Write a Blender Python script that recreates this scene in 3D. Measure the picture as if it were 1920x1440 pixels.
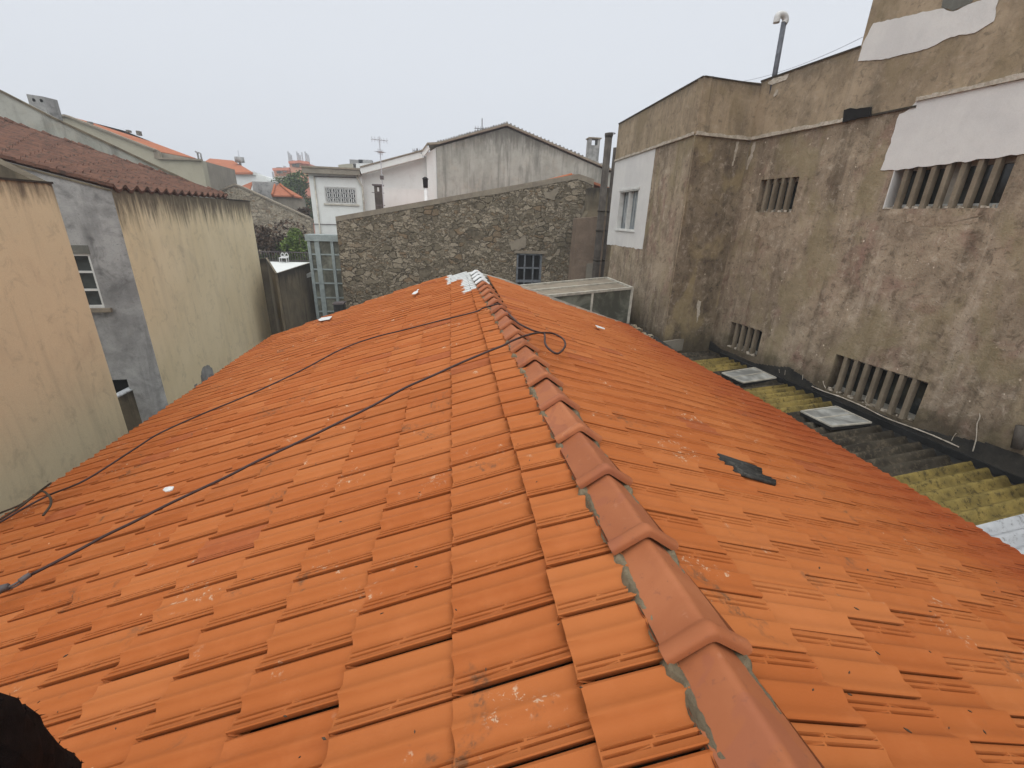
import bpy, math, random
import numpy as np
from mathutils import Vector, Matrix, noise as mn
random.seed(7); rs = np.random.RandomState(11)
for o in list(bpy.data.objects): bpy.data.objects.remove(o)
SC = bpy.context.scene
COL = SC.collection

# ------------------------------------------------------------------ camera, sky, sun, exposure
K = 1.2                      # photo survey unit -> metres
CZ = 7.6                     # eye height above the ground (m)
FPX, PCX, PCY = 826.0, 960.0, 720.0
def _n(v): v = np.array(v, float); return v/np.linalg.norm(v)
_down = _n([885-PCX, 2900-PCY, FPX])
_r = _n([845-PCX, 403-PCY, FPX]); _r = _n(_r-_down*(_r@_down))
CM = np.array([np.cross(_r, -_down), _r, -_down])
cam = bpy.data.cameras.new('camera'); co = bpy.data.objects.new('camera', cam); COL.objects.link(co)
co.matrix_world = Matrix([[CM[i][0], -CM[i][1], -CM[i][2], (0, 0, CZ)[i]] for i in range(3)]+[[0, 0, 0, 1]])
cam.sensor_width = 36; cam.lens = FPX/1920*36; cam.clip_start = 0.05; cam.clip_end = 3000
SC.camera = co

W = bpy.data.worlds.new('World'); SC.world = W; W.use_nodes = True
wn = W.node_tree; wn.nodes.clear()
SUN_EL, SUN_AZ = math.radians(68), math.radians(-172)     # azimuth from +Y toward +X
sky = wn.nodes.new('ShaderNodeTexSky'); sky.sky_type = 'NISHITA'; sky.sun_disc = False
sky.sun_elevation = SUN_EL; sky.sun_rotation = SUN_AZ; sky.dust_density = 6; sky.air_density = 1.0
hs = wn.nodes.new('ShaderNodeHueSaturation'); hs.inputs['Saturation'].default_value = 0.12
mxs = wn.nodes.new('ShaderNodeMix'); mxs.data_type = 'RGBA'; mxs.inputs[0].default_value = 0.82
mxs.inputs[7].default_value = (4.85, 5.1, 5.5, 1)         # even cloud layer
bg = wn.nodes.new('ShaderNodeBackground'); bg.inputs[1].default_value = 0.1
wo = wn.nodes.new('ShaderNodeOutputWorld')
wn.links.new(sky.outputs[0], hs.inputs['Color']); wn.links.new(hs.outputs[0], mxs.inputs[6])
wn.links.new(mxs.outputs[2], bg.inputs[0]); wn.links.new(bg.outputs[0], wo.inputs[0])
sl = bpy.data.lights.new('sun', 'SUN'); sl.energy = 1.5; sl.angle = math.radians(110); sl.color = (1, .965, .91)
so = bpy.data.objects.new('sun', sl); COL.objects.link(so)
_sd = Vector((math.sin(SUN_AZ)*math.cos(SUN_EL), math.cos(SUN_AZ)*math.cos(SUN_EL), math.sin(SUN_EL)))
so.rotation_euler = _sd.to_track_quat('Z', 'Y').to_euler(); so.location = (0, 0, 60)
SC.view_settings.view_transform = 'Standard'; SC.view_settings.look = 'None'
SC.view_settings.exposure = 0.78; SC.view_settings.gamma = 1
SC.render.engine = 'CYCLES'
SC.cycles.volume_bounces = 0; SC.cycles.max_bounces = 6

# ------------------------------------------------------------------ survey helpers (camera-relative units)
def ray(px, py): return CM@_n([px-PCX, py-PCY, FPX])
def atY(px, py, Y): v = ray(px, py); return v*(Y/v[1])
def atz(px, py, z): v = ray(px, py); return v*(z/v[2])
def rad(a): return math.radians(a)
GZ = -CZ/K
def slope(px, py, side, up=0.0):       # a point on the big roof's left / right pitch
    a, x0 = (20, .42) if side < 0 else (19.5, .72)
    z0 = -1.0+up
    t = math.tan(rad(a)); v = ray(px, py); return v*((z0+side*t*x0)/(v[2]+side*t*v[0]))
class Frame:                            # vertical plane: s along, z up, off outwards
    def __init__(f, P0, yaw, flip=1):
        f.P = np.array(P0, float); f.d = np.array([math.sin(rad(yaw)), math.cos(rad(yaw)), 0])
        f.n = np.array([math.cos(rad(yaw)), -math.sin(rad(yaw)), 0])*flip
        f.c = f.P@f.n
    def pt(f, s, z, off=0): 
        b = f.n*f.c; return b+f.d*s+f.n*off+np.array([0, 0, z])
    def px(f, x, y):
        v = ray(x, y); q = v*(f.c/(v@f.n)); return q@f.d, q[2]

# ------------------------------------------------------------------ object helpers
ROOT = {}
def tow(p): return Vector((p[0]*K, p[1]*K, p[2]*K+CZ))
def tag(o, label=None, cat=None, group=None, kind=None):
    if label: o['label'] = label
    if cat: o['category'] = cat
    if group: o['group'] = group
    if kind: o['kind'] = kind
    return o
def thing(name, label, cat, at, group=None):
    o = bpy.data.objects.new(name, None); COL.objects.link(o); o.empty_display_size = .3
    o.location = tow(at); ROOT[o] = Vector(o.location); return tag(o, label, cat, group)
class MB:
    def __init__(m): m.v = []; m.f = []
    def add(m, vs, fs):
        b = len(m.v); m.v += [tuple(map(float, v)) for v in vs]; m.f += [tuple(b+i for i in f) for f in fs]
    def prism(m, poly, ext):            # closed solid: polygon swept by a vector
        n = len(poly); e = np.array(ext, float); a = [np.array(p, float) for p in poly]
        nrm = sum((np.cross(a[i], a[(i+1) % n]) for i in range(n)), np.zeros(3))
        if nrm@e > 0: a = a[::-1]
        m.add(a+[p+e for p in a], [tuple(range(n)), tuple(range(2*n-1, n-1, -1))]+[(i, i+n, (i+1) % n+n, (i+1) % n) for i in range(n)])
    def box(m, o, ex, ey, ez):
        o, ex, ey, ez = [np.array(q, float) for q in (o, ex, ey, ez)]
        m.prism([o, o+ex, o+ex+ey, o+ey], ez)
    def bar(m, a, b, w, h=None):        # square bar between two points
        a, b = np.array(a, float), np.array(b, float); h = h or w; d = _n(b-a)
        up = np.array([0, 0, 1.]) if abs(d[2]) < .9 else np.array([0, 1., 0])
        s = _n(np.cross(d, up)); t = np.cross(s, d)
        m.prism([a-s*w/2-t*h/2, a+s*w/2-t*h/2, a+s*w/2+t*h/2, a-s*w/2+t*h/2], b-a)
    def tube(m, pts, r, n=8, cap=True):
        P = [np.array(p, float) for p in pts]; R = r if hasattr(r, '__len__') else [r]*len(P)
        rings = []; ref = None
        for i, p in enumerate(P):
            d = _n(P[min(i+1, len(P)-1)]-P[max(i-1, 0)])
            if ref is None: ref = np.array([0, 0, 1.]) if abs(d[2]) < .9 else np.array([1., 0, 0])
            s = _n(np.cross(d, ref)); t = np.cross(s, d); ref = t
            rings.append([p+R[i]*(math.cos(2*math.pi*k/n)*s+math.sin(2*math.pi*k/n)*t) for k in range(n)])
        fs = [(i*n+k, i*n+(k+1) % n, (i+1)*n+(k+1) % n, (i+1)*n+k) for i in range(len(P)-1) for k in range(n)]
        if cap: fs += [tuple(range(n-1, -1, -1)), tuple((len(P)-1)*n+k for k in range(n))]
        m.add([v for q in rings for v in q], fs)
    def build(m, name, mat, parent=None, smooth=False, top=None, label=None):
        vs = [tow(p) for p in m.v]; root = Vector((0, 0, 0))
        if parent is not None: root = ROOT[parent]
        me = bpy.data.meshes.new(name)
        me.from_pydata([v-root for v in vs], [], m.f)
        uv = me.uv_layers.new(name='UVMap'); zt = max(v.z for v in vs) if top is None else None
        for p in me.polygons:
            q = p.normal; nz = abs(q.z); t = Vector((-q.y, q.x, 0))
            if nz > .75 or t.length < 1e-6:
                for li in p.loop_indices: v = vs[me.loops[li].vertex_index]; uv.data[li].uv = (v.x, v.y)
            else:
                t.normalize()
                for li in p.loop_indices:
                    v = vs[me.loops[li].vertex_index]
                    uv.data[li].uv = (v.dot(t), (zt if top is None else top(v))-v.z)
        if smooth: me.polygons.foreach_set('use_smooth', [True]*len(me.polygons))
        mats = mat if isinstance(mat, (list, tuple)) else [mat]
        for k in mats: me.materials.append(k)
        o = bpy.data.objects.new(name, me); COL.objects.link(o)
        if parent is not None: o.parent = parent
        else:
            c = sum((Vector(v.co) for v in me.vertices), Vector())/max(1, len(me.vertices)); c.z = min(v.co.z for v in me.vertices)
            me.transform(Matrix.Translation(-c)); o.location = c
        ROOT[o] = root
        if label: o['label'] = label
        return o
def copypart(src, parent, delta=None, name=None):
    c = src.copy(); COL.objects.link(c); c.parent = parent
    if delta is not None: c.location = src.location+Vector([d*K for d in delta])
    ROOT[c] = ROOT.get(parent, Vector()); return c

# ------------------------------------------------------------------ material helpers
class NB:
    def __init__(s, name, rough=.85, spec=.3):
        s.m = bpy.data.materials.new(name); s.m.use_nodes = True; s.t = s.m.node_tree
        s.b = s.t.nodes['Principled BSDF']; s.b.inputs['Roughness'].default_value = rough
        s.b.inputs['Specular IOR Level'].default_value = spec
        tc = s.t.nodes.new('ShaderNodeTexCoord'); s.obj = tc.outputs['Object']; s.uv = tc.outputs['UV']
        s.geo = s.t.nodes.new('ShaderNodeNewGeometry')
    def L(s, a, b): s.t.links.new(a, b)
    def put(s, sock, v):
        if hasattr(v, 'links'): s.L(v, sock)
        elif isinstance(v, (tuple, list)) and len(v) == 3 and sock.type == 'RGBA': sock.default_value = (*v, 1)
        else: sock.default_value = v
    def map(s, v, sc, loc=(0, 0, 0), rot=(0, 0, 0)):
        n = s.t.nodes.new('ShaderNodeMapping'); s.L(v, n.inputs[0]); n.inputs['Scale'].default_value = sc
        n.inputs['Location'].default_value = loc; n.inputs['Rotation'].default_value = rot; return n.outputs[0]
    def noise(s, v, sc, det=5, ro=.6, dist=0, col=False):
        n = s.t.nodes.new('ShaderNodeTexNoise'); s.L(v, n.inputs['Vector'])
        n.inputs['Scale'].default_value = sc; n.inputs['Detail'].default_value = det
        n.inputs['Roughness'].default_value = ro; n.inputs['Distortion'].default_value = dist
        return n.outputs['Color' if col else 'Fac']
    def vor(s, v, sc, feat='F1', rnd=1):
        n = s.t.nodes.new('ShaderNodeTexVoronoi'); n.feature = feat; s.L(v, n.inputs['Vector'])
        n.inputs['Scale'].default_value = sc; n.inputs['Randomness'].default_value = rnd; return n
    def mr(s, f, a, b, c=0, d=1, smooth=True):
        n = s.t.nodes.new('ShaderNodeMapRange'); n.interpolation_type = 'SMOOTHSTEP' if smooth else 'LINEAR'
        s.put(n.inputs[0], f)
        for i, q in enumerate((a, b, c, d)): n.inputs[i+1].default_value = q
        return n.outputs[0]
    def op(s, o, a, b=0.0, c=None):
        n = s.t.nodes.new('ShaderNodeMath'); n.operation = o; s.put(n.inputs[0], a); s.put(n.inputs[1], b)
        if c is not None: s.put(n.inputs[2], c)
        n.use_clamp = o in ('MULTIPLY_CLAMP',); return n.outputs[0]
    def mix(s, f, a, b, mode='MIX'):
        n = s.t.nodes.new('ShaderNodeMix'); n.data_type = 'RGBA'; n.blend_type = mode
        s.put(n.inputs[0], f); s.put(n.inputs[6], a); s.put(n.inputs[7], b); return n.outputs[2]
    def sep(s, v): n = s.t.nodes.new('ShaderNodeSeparateXYZ'); s.L(v, n.inputs[0]); return n.outputs
    def attr(s, name): n = s.t.nodes.new('ShaderNodeAttribute'); n.attribute_name = name; return n
    def bump(s, h, st=.4, dist=.01):
        n = s.t.nodes.new('ShaderNodeBump'); n.inputs['Strength'].default_value = st
        n.inputs['Distance'].default_value = dist; s.L(h, n.inputs['Height']); s.L(n.outputs[0], s.b.inputs['Normal'])
    def col(s, c): s.put(s.b.inputs['Base Color'], c); return s.m
def flat(name, c, rough=.7, var=.25, sc=6, spec=.3, metal=0, bump=.1):
    s = NB(name, rough, spec); n = s.noise(s.obj, sc, 6)
    d = tuple(q*(1-var) for q in c); e = tuple(min(1, q*(1+var*.6)) for q in c)
    s.b.inputs['Metallic'].default_value = metal
    s.bump(s.noise(s.obj, sc*9, 3), bump, .004)
    return s.col(s.mix(s.mr(n, .3, .7), d, e))
def plaster(name, c1, c2, dark, light, big=.9, topdirt=0., topd=.8, streak=.4, speck=.3, pit=.3, wash=.0, blotch=None, blf=.5, seed=0, rough=.93, bump=.35, mott=.14, dots=0, olive=None, basez=None):
    s = NB(name, rough, .15); ob = s.map(s.obj, (1, 1, 1), (seed, seed*2.3, seed*.7)); uv = s.map(s.uv, (1, 1, 1), (seed*3.1, 0, 0))
    c = s.mix(s.mr(s.noise(ob, big, 7, .62, .4), .36, .64), c1, c2)
    if blotch: c = s.mix(s.op('MULTIPLY', s.mr(s.noise(ob, big*1.7, 5, .6, .8), .5, .72), blf), c, blotch)
    st = s.mr(s.noise(s.map(uv, (2.6, .28, 1)), 1, 6, .65, .3), .46, .72)
    c = s.mix(s.op('MULTIPLY', st, streak), c, dark)
    st2 = s.mr(s.noise(s.map(uv, (3.7, .22, 1), (9, 4, 0)), 1, 6, .65, .2), .52, .78)
    c = s.mix(s.op('MULTIPLY', st2, wash), c, light)
    if topdirt > 0:
        v = s.sep(s.uv)[1]; fall = s.mr(v, 0, topd, 1, 0, False)
        rag = s.noise(s.map(uv, (5.5, .9, 1), (3, 1, 0)), 1, 7, .7, .4)
        k = s.op('ADD', fall, s.op('MULTIPLY', s.op('SUBTRACT', rag, .5), 1.5))
        c = s.mix(s.op('MULTIPLY', s.mr(k, .3, .95), topdirt), c, dark)
    md = s.noise(ob, big*5.5, 9, .72, .5); c = s.mix(s.mr(md, .52, .68, 0, mott), c, light); c = s.mix(s.mr(md, .48, .34, 0, mott*1.3), c, dark)
    fine = s.noise(ob, 26, 5, .7)
    c = s.mix(s.op('MULTIPLY', s.mr(fine, .60, .68), pit), c, dark)
    c = s.mix(s.op('MULTIPLY', s.mr(s.noise(ob, 13, 4, .75, .5), .66, .71), speck), c, light)
    if dots > 0:
        v1 = s.vor(s.map(ob, (1, 1, .8)), 5.5); v2 = s.vor(s.map(ob, (1, 1, .7), (3, 5, 2)), 8.5)
        wob = s.op('MULTIPLY', s.noise(ob, 38, 3, .7), .05)
        pr = s.sep(v1.outputs['Color']); rad_ = s.op('MULTIPLY_ADD', pr[0], .085, .035)
        c = s.mix(s.op('MULTIPLY', s.mr(s.op('SUBTRACT', s.op('ADD', v1.outputs['Distance'], wob), rad_), -.012, .012, 1, 0), dots), c, tuple(min(1, q*1.15) for q in light))
        pr2 = s.sep(v2.outputs['Color']); r2 = s.op('MULTIPLY_ADD', pr2[1], .06, .03)
        c = s.mix(s.op('MULTIPLY', s.mr(s.op('SUBTRACT', s.op('ADD', v2.outputs['Distance'], wob), r2), -.015, .015, 1, 0), dots*.9), c, tuple(q*.8 for q in dark))
    if olive: c = s.mix(s.op('MULTIPLY', s.mr(s.noise(s.map(ob, (1, 1, .6), (7, 1, 4)), big*1.3, 6, .6, .5), .5, .64), .6), c, olive)
    if basez: 
        zz = s.op('SUBTRACT', basez[1], s.op('ADD', s.sep(s.obj)[2], s.op('MULTIPLY', s.noise(ob, 2.2, 6, .7), -1.0)))
        c = s.mix(s.op('MULTIPLY', s.mr(zz, basez[0], basez[0]+.55), .72), c, (.06, .05, .032))
    c = s.mix(.28, c, s.mix(s.noise(ob, 60, 2), (.25, .25, .25), (.75, .75, .75)), 'OVERLAY')
    s.bump(s.op('ADD', s.op('MULTIPLY', s.noise(ob, 5, 8, .65), 2), fine), bump, .012)
    return s.col(c)
def rubble(name, mort, st1, st2, dark, sc=3.2, cover=.5, seed=0, warm=(.30, .2, .11)):
    s = NB(name, .95, .1); ob = s.map(s.obj, (1, 1, 1), (seed, 0, 0))
    wv = s.t.nodes.new('ShaderNodeVectorMath'); wv.operation = 'MULTIPLY_ADD'
    s.L(s.noise(ob, 2.6, 3, .6, col=True), wv.inputs[0]); wv.inputs[1].default_value = (.6, .6, .6); s.L(s.map(ob, (1, 1, 1.75)), wv.inputs[2])
    q = wv.outputs[0]
    e1 = s.vor(q, sc, 'DISTANCE_TO_EDGE').outputs[0]; f1 = s.vor(q, sc); 
    e2 = s.vor(q, sc*2.1, 'DISTANCE_TO_EDGE').outputs[0]; f2 = s.vor(q, sc*2.1)
    pick = s.mr(s.noise(ob, 1.1, 3, .5), .46, .52)
    e = s.op('ADD', s.op('MULTIPLY', e1, s.op('SUBTRACT', 1, pick)), s.op('MULTIPLY', s.op('MULTIPLY', e2, 1.6), pick))
    cc = s.mix(pick, f1.outputs['Color'], f2.outputs['Color']); r = s.sep(cc)
    stone = s.mix(s.mr(r[0], .15, .9), st1, st2); stone = s.mix(s.mr(r[1], .78, .95), stone, warm)
    stone = s.mix(s.mr(s.noise(ob, 16, 5, .7), .35, .7, 0, .6), stone, dark)
    joint = s.mr(e, .015, .075, 1, 0)
    cov = s.noise(ob, .75, 6, .62, .6)
    cv = s.op('ADD', s.op('MULTIPLY', r[2], .42), s.op('MULTIPLY', s.op('SUBTRACT', cov, .5), 2.2))
    covm = s.mr(cv, .42-cover*.8, .56-cover*.8, 1, 0)          # 1 = smeared with mortar
    covm = s.op('SUBTRACT', 1, covm) if False else covm
    mc = s.mix(s.mr(s.noise(ob, 3.2, 7, .7, .5), .35, .65), mort, dark)
    mc = s.mix(s.mr(s.noise(ob, 9, 6, .7), .58, .68, 0, .5), mc, st2)
    c = s.mix(joint, stone, s.mix(.2, dark, mort)); c = s.mix(s.op('MULTIPLY', covm, .88), c, mc)
    c = s.mix(s.mr(s.noise(s.map(s.uv, (1.3, .3, 1)), 1, 5), .5, .75, 0, .45), c, dark)
    h = s.op('ADD', s.op('MULTIPLY', s.mr(e, 0, .12), s.op('SUBTRACT', 1.05, covm)), s.op('MULTIPLY', s.noise(ob, 14, 6, .7), .5))
    s.bump(h, .9, .05); return s.col(c)
def glass(name, tint=(.03, .035, .035), rough=.08):
    s = NB(name, rough, .5); c = s.mix(s.mr(s.noise(s.obj, 1.6, 4, .6, .6), .4, .65), tint, tuple(q*2.6 for q in tint)); return s.col(c)

# ------------------------------------------------------------------ materials
def tile_mat():
    s = NB('terracotta_tile', .78, .2); a = s.attr('tid').outputs['Fac']; ob = s.obj
    c = s.mix(s.mr(s.noise(ob, .55, 6, .6), .35, .65), (.352, .107, .027), (.398, .132, .038))
    c = s.mix(s.mr(a, .0, 1, 0, .75, False), c, (.325, .086, .019)); c = s.mix(s.mr(a, .965, .975, 0, .5), c, (.27, .075, .032)); c = s.mix(s.mr(a, .06, .03, 0, .3), c, (.44, .155, .05))
    c = s.mix(s.mr(s.noise(ob, 7, 5, .65), .45, .75, 0, .32), c, (.44, .15, .05))
    # grime in shaped stains, lichen crusts, small dark chips
    g = s.op('MULTIPLY', s.mr(s.noise(ob, 1.9, 6, .7, .8), .60, .68), s.mr(s.noise(ob, 30, 5, .75), .40, .60))
    c = s.mix(s.op('MULTIPLY', g, .75), c, (.12, .065, .035))
    sk = s.op('MULTIPLY', s.mr(s.noise(s.map(ob, (.8, 5, 1)), 1.3, 7, .7, .6), .5, .72), s.mr(s.noise(ob, .8, 4), .42, .6)); c = s.mix(s.op('MULTIPLY', sk, .26), c, (.20, .06, .025))
    li = s.op('MULTIPLY', s.mr(s.noise(ob, 2.3, 3, .6), .61, .66), s.mr(s.noise(ob, 22, 6, .8), .56, .62))
    c = s.mix(s.op('MULTIPLY', li, .8), c, (.52, .40, .28))
    sp = s.vor(ob, 6.5); c = s.mix(s.mr(s.op('ADD', sp.outputs['Distance'], s.op('MULTIPLY', s.noise(ob, 40, 2), .03)), .035, .045, .85, 0), c, (.07, .03, .02))
    sp2 = s.vor(s.map(ob, (1, 1, 1), (5, 3, 1)), 3.7); c = s.mix(s.mr(sp2.outputs['Distance'], .016, .026, .8, 0), c, (.62, .40, .25))
    # rusty dark run along the right eave
    x = s.sep(ob); band = s.mr(s.op('ADD', x[0], s.op('MULTIPLY', s.noise(s.map(ob, (1, 1, 1)), .9, 5, .7), 2.2)), 3.3, 5.0)
    c = s.mix(s.op('MULTIPLY', band, .62), c, (.25, .045, .012))
    s.b.inputs['Roughness'].default_value = .75
    s.bump(s.op('ADD', s.noise(ob, 55, 5, .7), s.noise(ob, 8, 3)), .22, .004)
    # white sealing coat around the ridge end
    y = s.op('ADD', x[1], s.op('MULTIPLY', s.noise(ob, 7, 3), .5)); xx = s.op('ADD', x[0], s.op('MULTIPLY', s.noise(ob, 5, 3), .3))
    w = s.op('MULTIPLY', s.mr(y, 4.65, 4.75), s.op('MULTIPLY', s.mr(xx, -.27, -.22), s.mr(xx, .1, .14, 1, 0)))
    w2 = s.op('MULTIPLY', s.mr(y, 6.6, 6.7), s.op('MULTIPLY', s.mr(xx, -.58, -.52), s.mr(xx, .0, .1, 1, 0)))
    c = s.mix(s.op('MAXIMUM', w, w2), c, s.mix(s.noise(ob, 14, 4, .7), (.36, .38, .37), (.66, .67, .66)))
    return s.col(c)
M = {}
M['tile'] = tile_mat()
s = NB('ridge_terracotta', .7, .25)
oi = s.t.nodes.new('ShaderNodeObjectInfo'); rv = s.t.nodes.new('ShaderNodeVectorMath'); rv.operation = 'MULTIPLY_ADD'; rv.inputs[1].default_value = (9, 9, 9); s.L(oi.outputs['Random'], rv.inputs[0]); s.L(s.obj, rv.inputs[2]); s.obj = rv.outputs[0]
c = s.mix(s.mr(s.noise(s.obj, 2.2, 6, .6, .5), .38, .62), (.315, .105, .042), (.375, .135, .057)); c = s.mix(s.op('MULTIPLY', oi.outputs['Random'], .5), c, (.27, .088, .037)); c = s.mix(s.mr(s.noise(s.obj, 24, 6, .75), .58, .68, 0, .5), c, (.17, .07, .045)); c = s.mix(s.mr(s.noise(s.obj, 5, 7, .75, .6), .60, .70, 0, .55), c, (.45, .22, .13))
c = s.mix(s.mr(s.noise(s.obj, 3.3, 3, .5, 1.5), .55, .60, 0, .5), c, (.28, .095, .05))
c = s.mix(s.mr(s.vor(s.obj, 7).outputs['Distance'], .03, .04, .7, 0), c, (.12, .05, .04))
s.bump(s.noise(s.obj, 40, 5, .7), .25, .004); M['ridge'] = s.col(c)
s = NB('white_sealant', .6, .3); c = s.mix(s.mr(s.noise(s.obj, 9, 6, .7), .55, .68, 0, .7), (.62, .64, .64), (.34, .36, .36)); s.bump(s.noise(s.obj, 18, 5), .5, .01); M['sealant'] = s.col(c)
M['mortar'] = plaster('grey_mortar', (.21, .17, .11), (.12, .095, .062), (.045, .035, .025), (.32, .27, .19), big=6, streak=.2, bump=.9)
M['conc'] = plaster('weathered_concrete_render', (.39, .315, .225), (.25, .197, .14), (.095, .073, .05), (.56, .48, .38), big=1.0, streak=.8, speck=1, pit=.9, wash=.6, blotch=(.27, .175, .135), blf=.85, topdirt=.3, topd=1.0, bump=1.0, mott=.5, dots=1, olive=(.27, .225, .13), basez=(.15, 4.85))
M['conc2'] = plaster('parapet_render', (.38, .30, .205), (.25, .195, .13), (.115, .095, .07), (.47, .39, .30), big=1.3, streak=.55, speck=.15, pit=.15, wash=.25, topdirt=.6, topd=.45, seed=5, bump=.5, mott=.42, olive=(.24, .19, .115))
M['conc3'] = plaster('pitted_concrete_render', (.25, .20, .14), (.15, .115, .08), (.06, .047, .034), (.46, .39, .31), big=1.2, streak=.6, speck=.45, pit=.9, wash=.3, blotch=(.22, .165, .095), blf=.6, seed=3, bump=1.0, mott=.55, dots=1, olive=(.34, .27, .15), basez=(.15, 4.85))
M['reveal'] = plaster('grey_concrete_fin', (.24, .20, .145), (.17, .14, .10), (.07, .06, .045), (.36, .32, .26), big=2, streak=.4, seed=8)
M['white_paint'] = plaster('white_paint', (.66, .65, .62), (.60, .59, .57), (.40, .39, .37), (.72, .72, .70), big=1.2, streak=.10, speck=.15, pit=.10, bump=.25, mott=.08)
M['peel'] = plaster('peeling_trim', (.55, .50, .42), (.38, .33, .26), (.12, .09, .06), (.68, .65, .58), big=9, streak=.4, speck=.6, pit=.7, bump=.9)
M['cream'] = plaster('cream_plaster', (.72, .61, .40), (.77, .66, .45), (.10, .084, .062), (.68, .57, .40), big=.55, topdirt=.95, topd=1.2, streak=.13, speck=.05, pit=.06, blotch=(.60, .52, .36), blf=.5, bump=.2)
M['peach'] = plaster('peach_plaster', (.71, .595, .395), (.68, .575, .385), (.12, .095, .07), (.68, .55, .36), big=.6, topdirt=.95, topd=1.0, streak=.22, speck=.05, pit=.08, blotch=(.60, .49, .33), blf=.6, seed=4, bump=.2)
M['grey'] = plaster('grey_render', (.36, .36, .35), (.23, .23, .225), (.07, .07, .07), (.44, .44, .43), big=1.4, streak=.55, speck=.3, pit=.45, wash=.35, blotch=(.12, .12, .118), blf=.7, seed=2, bump=.5)
M['palegrey'] = plaster('pale_grey_render', (.38, .385, .345), (.28, .285, .25), (.11, .11, .095), (.50, .50, .46), big=.7, topdirt=.85, topd=2.2, streak=.7, wash=.45, blotch=(.43, .37, .29), blf=.3, seed=6)
M['beige'] = plaster('beige_render', (.37, .35, .27), (.34, .32, .245), (.2, .185, .14), (.42, .4, .33), big=.4, streak=.15, speck=.05, pit=.05, topdirt=.35, topd=.5, seed=7)
M['taupe'] = plaster('taupe_render', (.27, .245, .20), (.22, .2, .165), (.12, .11, .09), (.40, .37, .31), big=1.1, streak=.3, wash=.2, seed=9)
M['darkwall'] = plaster('mould_dark_render', (.19, .16, .11), (.125, .105, .075), (.035, .03, .025), (.30, .26, .18), big=1.0, topdirt=.9, topd=.7, streak=.75, wash=.45, seed=12)
M['whitewall'] = plaster('white_wall', (.69, .715, .70), (.65, .67, .65), (.42, .41, .38), (.72, .72, .7), big=.5, streak=.12, topdirt=.2, topd=.5, speck=.03, pit=.03, seed=13, bump=.1)
M['rosewall'] = plaster('rose_harling', (.23, .175, .13), (.18, .135, .10), (.09, .07, .055), (.34, .29, .24), big=2, streak=.3, pit=.7, speck=.4, topdirt=.5, topd=.4, seed=14, bump=1)
M['pinkfar'] = flat('pink_render', (.60, .30, .20), .9, .08, 1)
M['pinkdeep'] = flat('deep_pink_render', (.56, .22, .15), .9, .08, 1)
M['rubble'] = rubble('rubble_stone', (.175, .148, .105), (.20, .17, .12), (.39, .335, .25), (.075, .062, .044), 2.7, .66, 0, (.24, .175, .11))
M['rubble2'] = rubble('pale_rubble_stone', (.27, .235, .175), (.38, .335, .25), (.45, .4, .31), (.13, .11, .085), 2.4, .55, 4)
M['coping'] = plaster('cement_coping', (.27, .235, .18), (.21, .18, .14), (.10, .085, .065), (.36, .32, .26), big=2.5, streak=.2, seed=15)
def pantile(name, a, b, d):
    s = NB(name, .9, .1); uv = s.sep(s.obj); n = s.noise(s.obj, 3, 6, .7); c = s.mix(s.mr(n, .35, .65), a, b)
    c = s.mix(s.mr(s.noise(s.obj, 11, 5, .75), .5, .64, 0, .8), c, d); s.bump(s.noise(s.obj, 30, 4, .7), .5, .01); return s.col(c)
M['oldtile'] = pantile('old_red_pantile', (.155, .082, .058), (.105, .058, .044), (.05, .042, .034))
M['orange'] = pantile('orange_roof_tile', (.40, .145, .07), (.33, .115, .055), (.25, .10, .06))
M['oldorange'] = pantile('faded_orange_tile', (.36, .135, .075), (.30, .11, .06), (.2, .1, .07))
M['fibre'] = pantile('dark_fibre_cement', (.065, .056, .042), (.032, .028, .022), (.12, .10, .07))
M['slate'] = pantile('dark_slate_sheet', (.05, .05, .047), (.035, .034, .032), (.08, .078, .07))
M['moss'] = pantile('mossy_yellow_fibre_cement', (.27, .205, .065), (.155, .12, .042), (.05, .04, .02))
M['paleshe'] = pantile('pale_metal_sheet', (.42, .44, .46), (.5, .52, .54), (.2, .2, .2))
M['gutter'] = flat('black_bitumen', (.022, .022, .021), .55, .5, 4)
M['ditch'] = plaster('tarred_skirting', (.055, .05, .042), (.03, .03, .028), (.014, .014, .013), (.12, .11, .09), big=2, streak=.5, seed=17)
M['alu'] = flat('white_aluminium', (.62, .62, .59), .5, .12, 5)
M['dirtyalu'] = flat('dirty_white_aluminium', (.44, .42, .36), .6, .3, 5)
M['metalgrey'] = flat('grey_painted_metal', (.30, .35, .35), .5, .2, 5)
M['bluegrey'] = flat('blue_grey_old_timber', (.15, .165, .18), .8, .35, 9)
M['pipe'] = plaster('rusty_dark_pipe', (.10, .088, .075), (.06, .052, .045), (.03, .026, .022), (.2, .18, .15), big=3, streak=.6, seed=18)
M['pvc'] = flat('white_pvc', (.62, .63, .62), .4, .08)
M['greypipe'] = flat('grey_pipe', (.12, .13, .15), .6, .4, 8)
M['black'] = flat('black_void', (.012, .011, .010), .9, .3)
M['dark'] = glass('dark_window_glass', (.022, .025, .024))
M['midglass'] = glass('clear_window_glass', (.07, .08, .085), .35)
M['greyglass'] = glass('dusty_glass', (.085, .088, .072), .25)
M['leadglass'] = glass('wired_skylight_glass', (.19, .195, .185), .3)
M['curtain'] = flat('pale_curtain', (.42, .44, .44), .9, .3, 6)
M['rope'] = flat('black_rubber_cable', (.045, .022, .02), .5, .3, 20)
M['rope2'] = flat('dark_cord', (.05, .035, .022), .7, .3, 20)
M['iron'] = flat('wrought_iron', (.10, .085, .085), .6, .2)
M['wire'] = flat('pale_wire', (.45, .47, .5), .6, .1)
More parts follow.
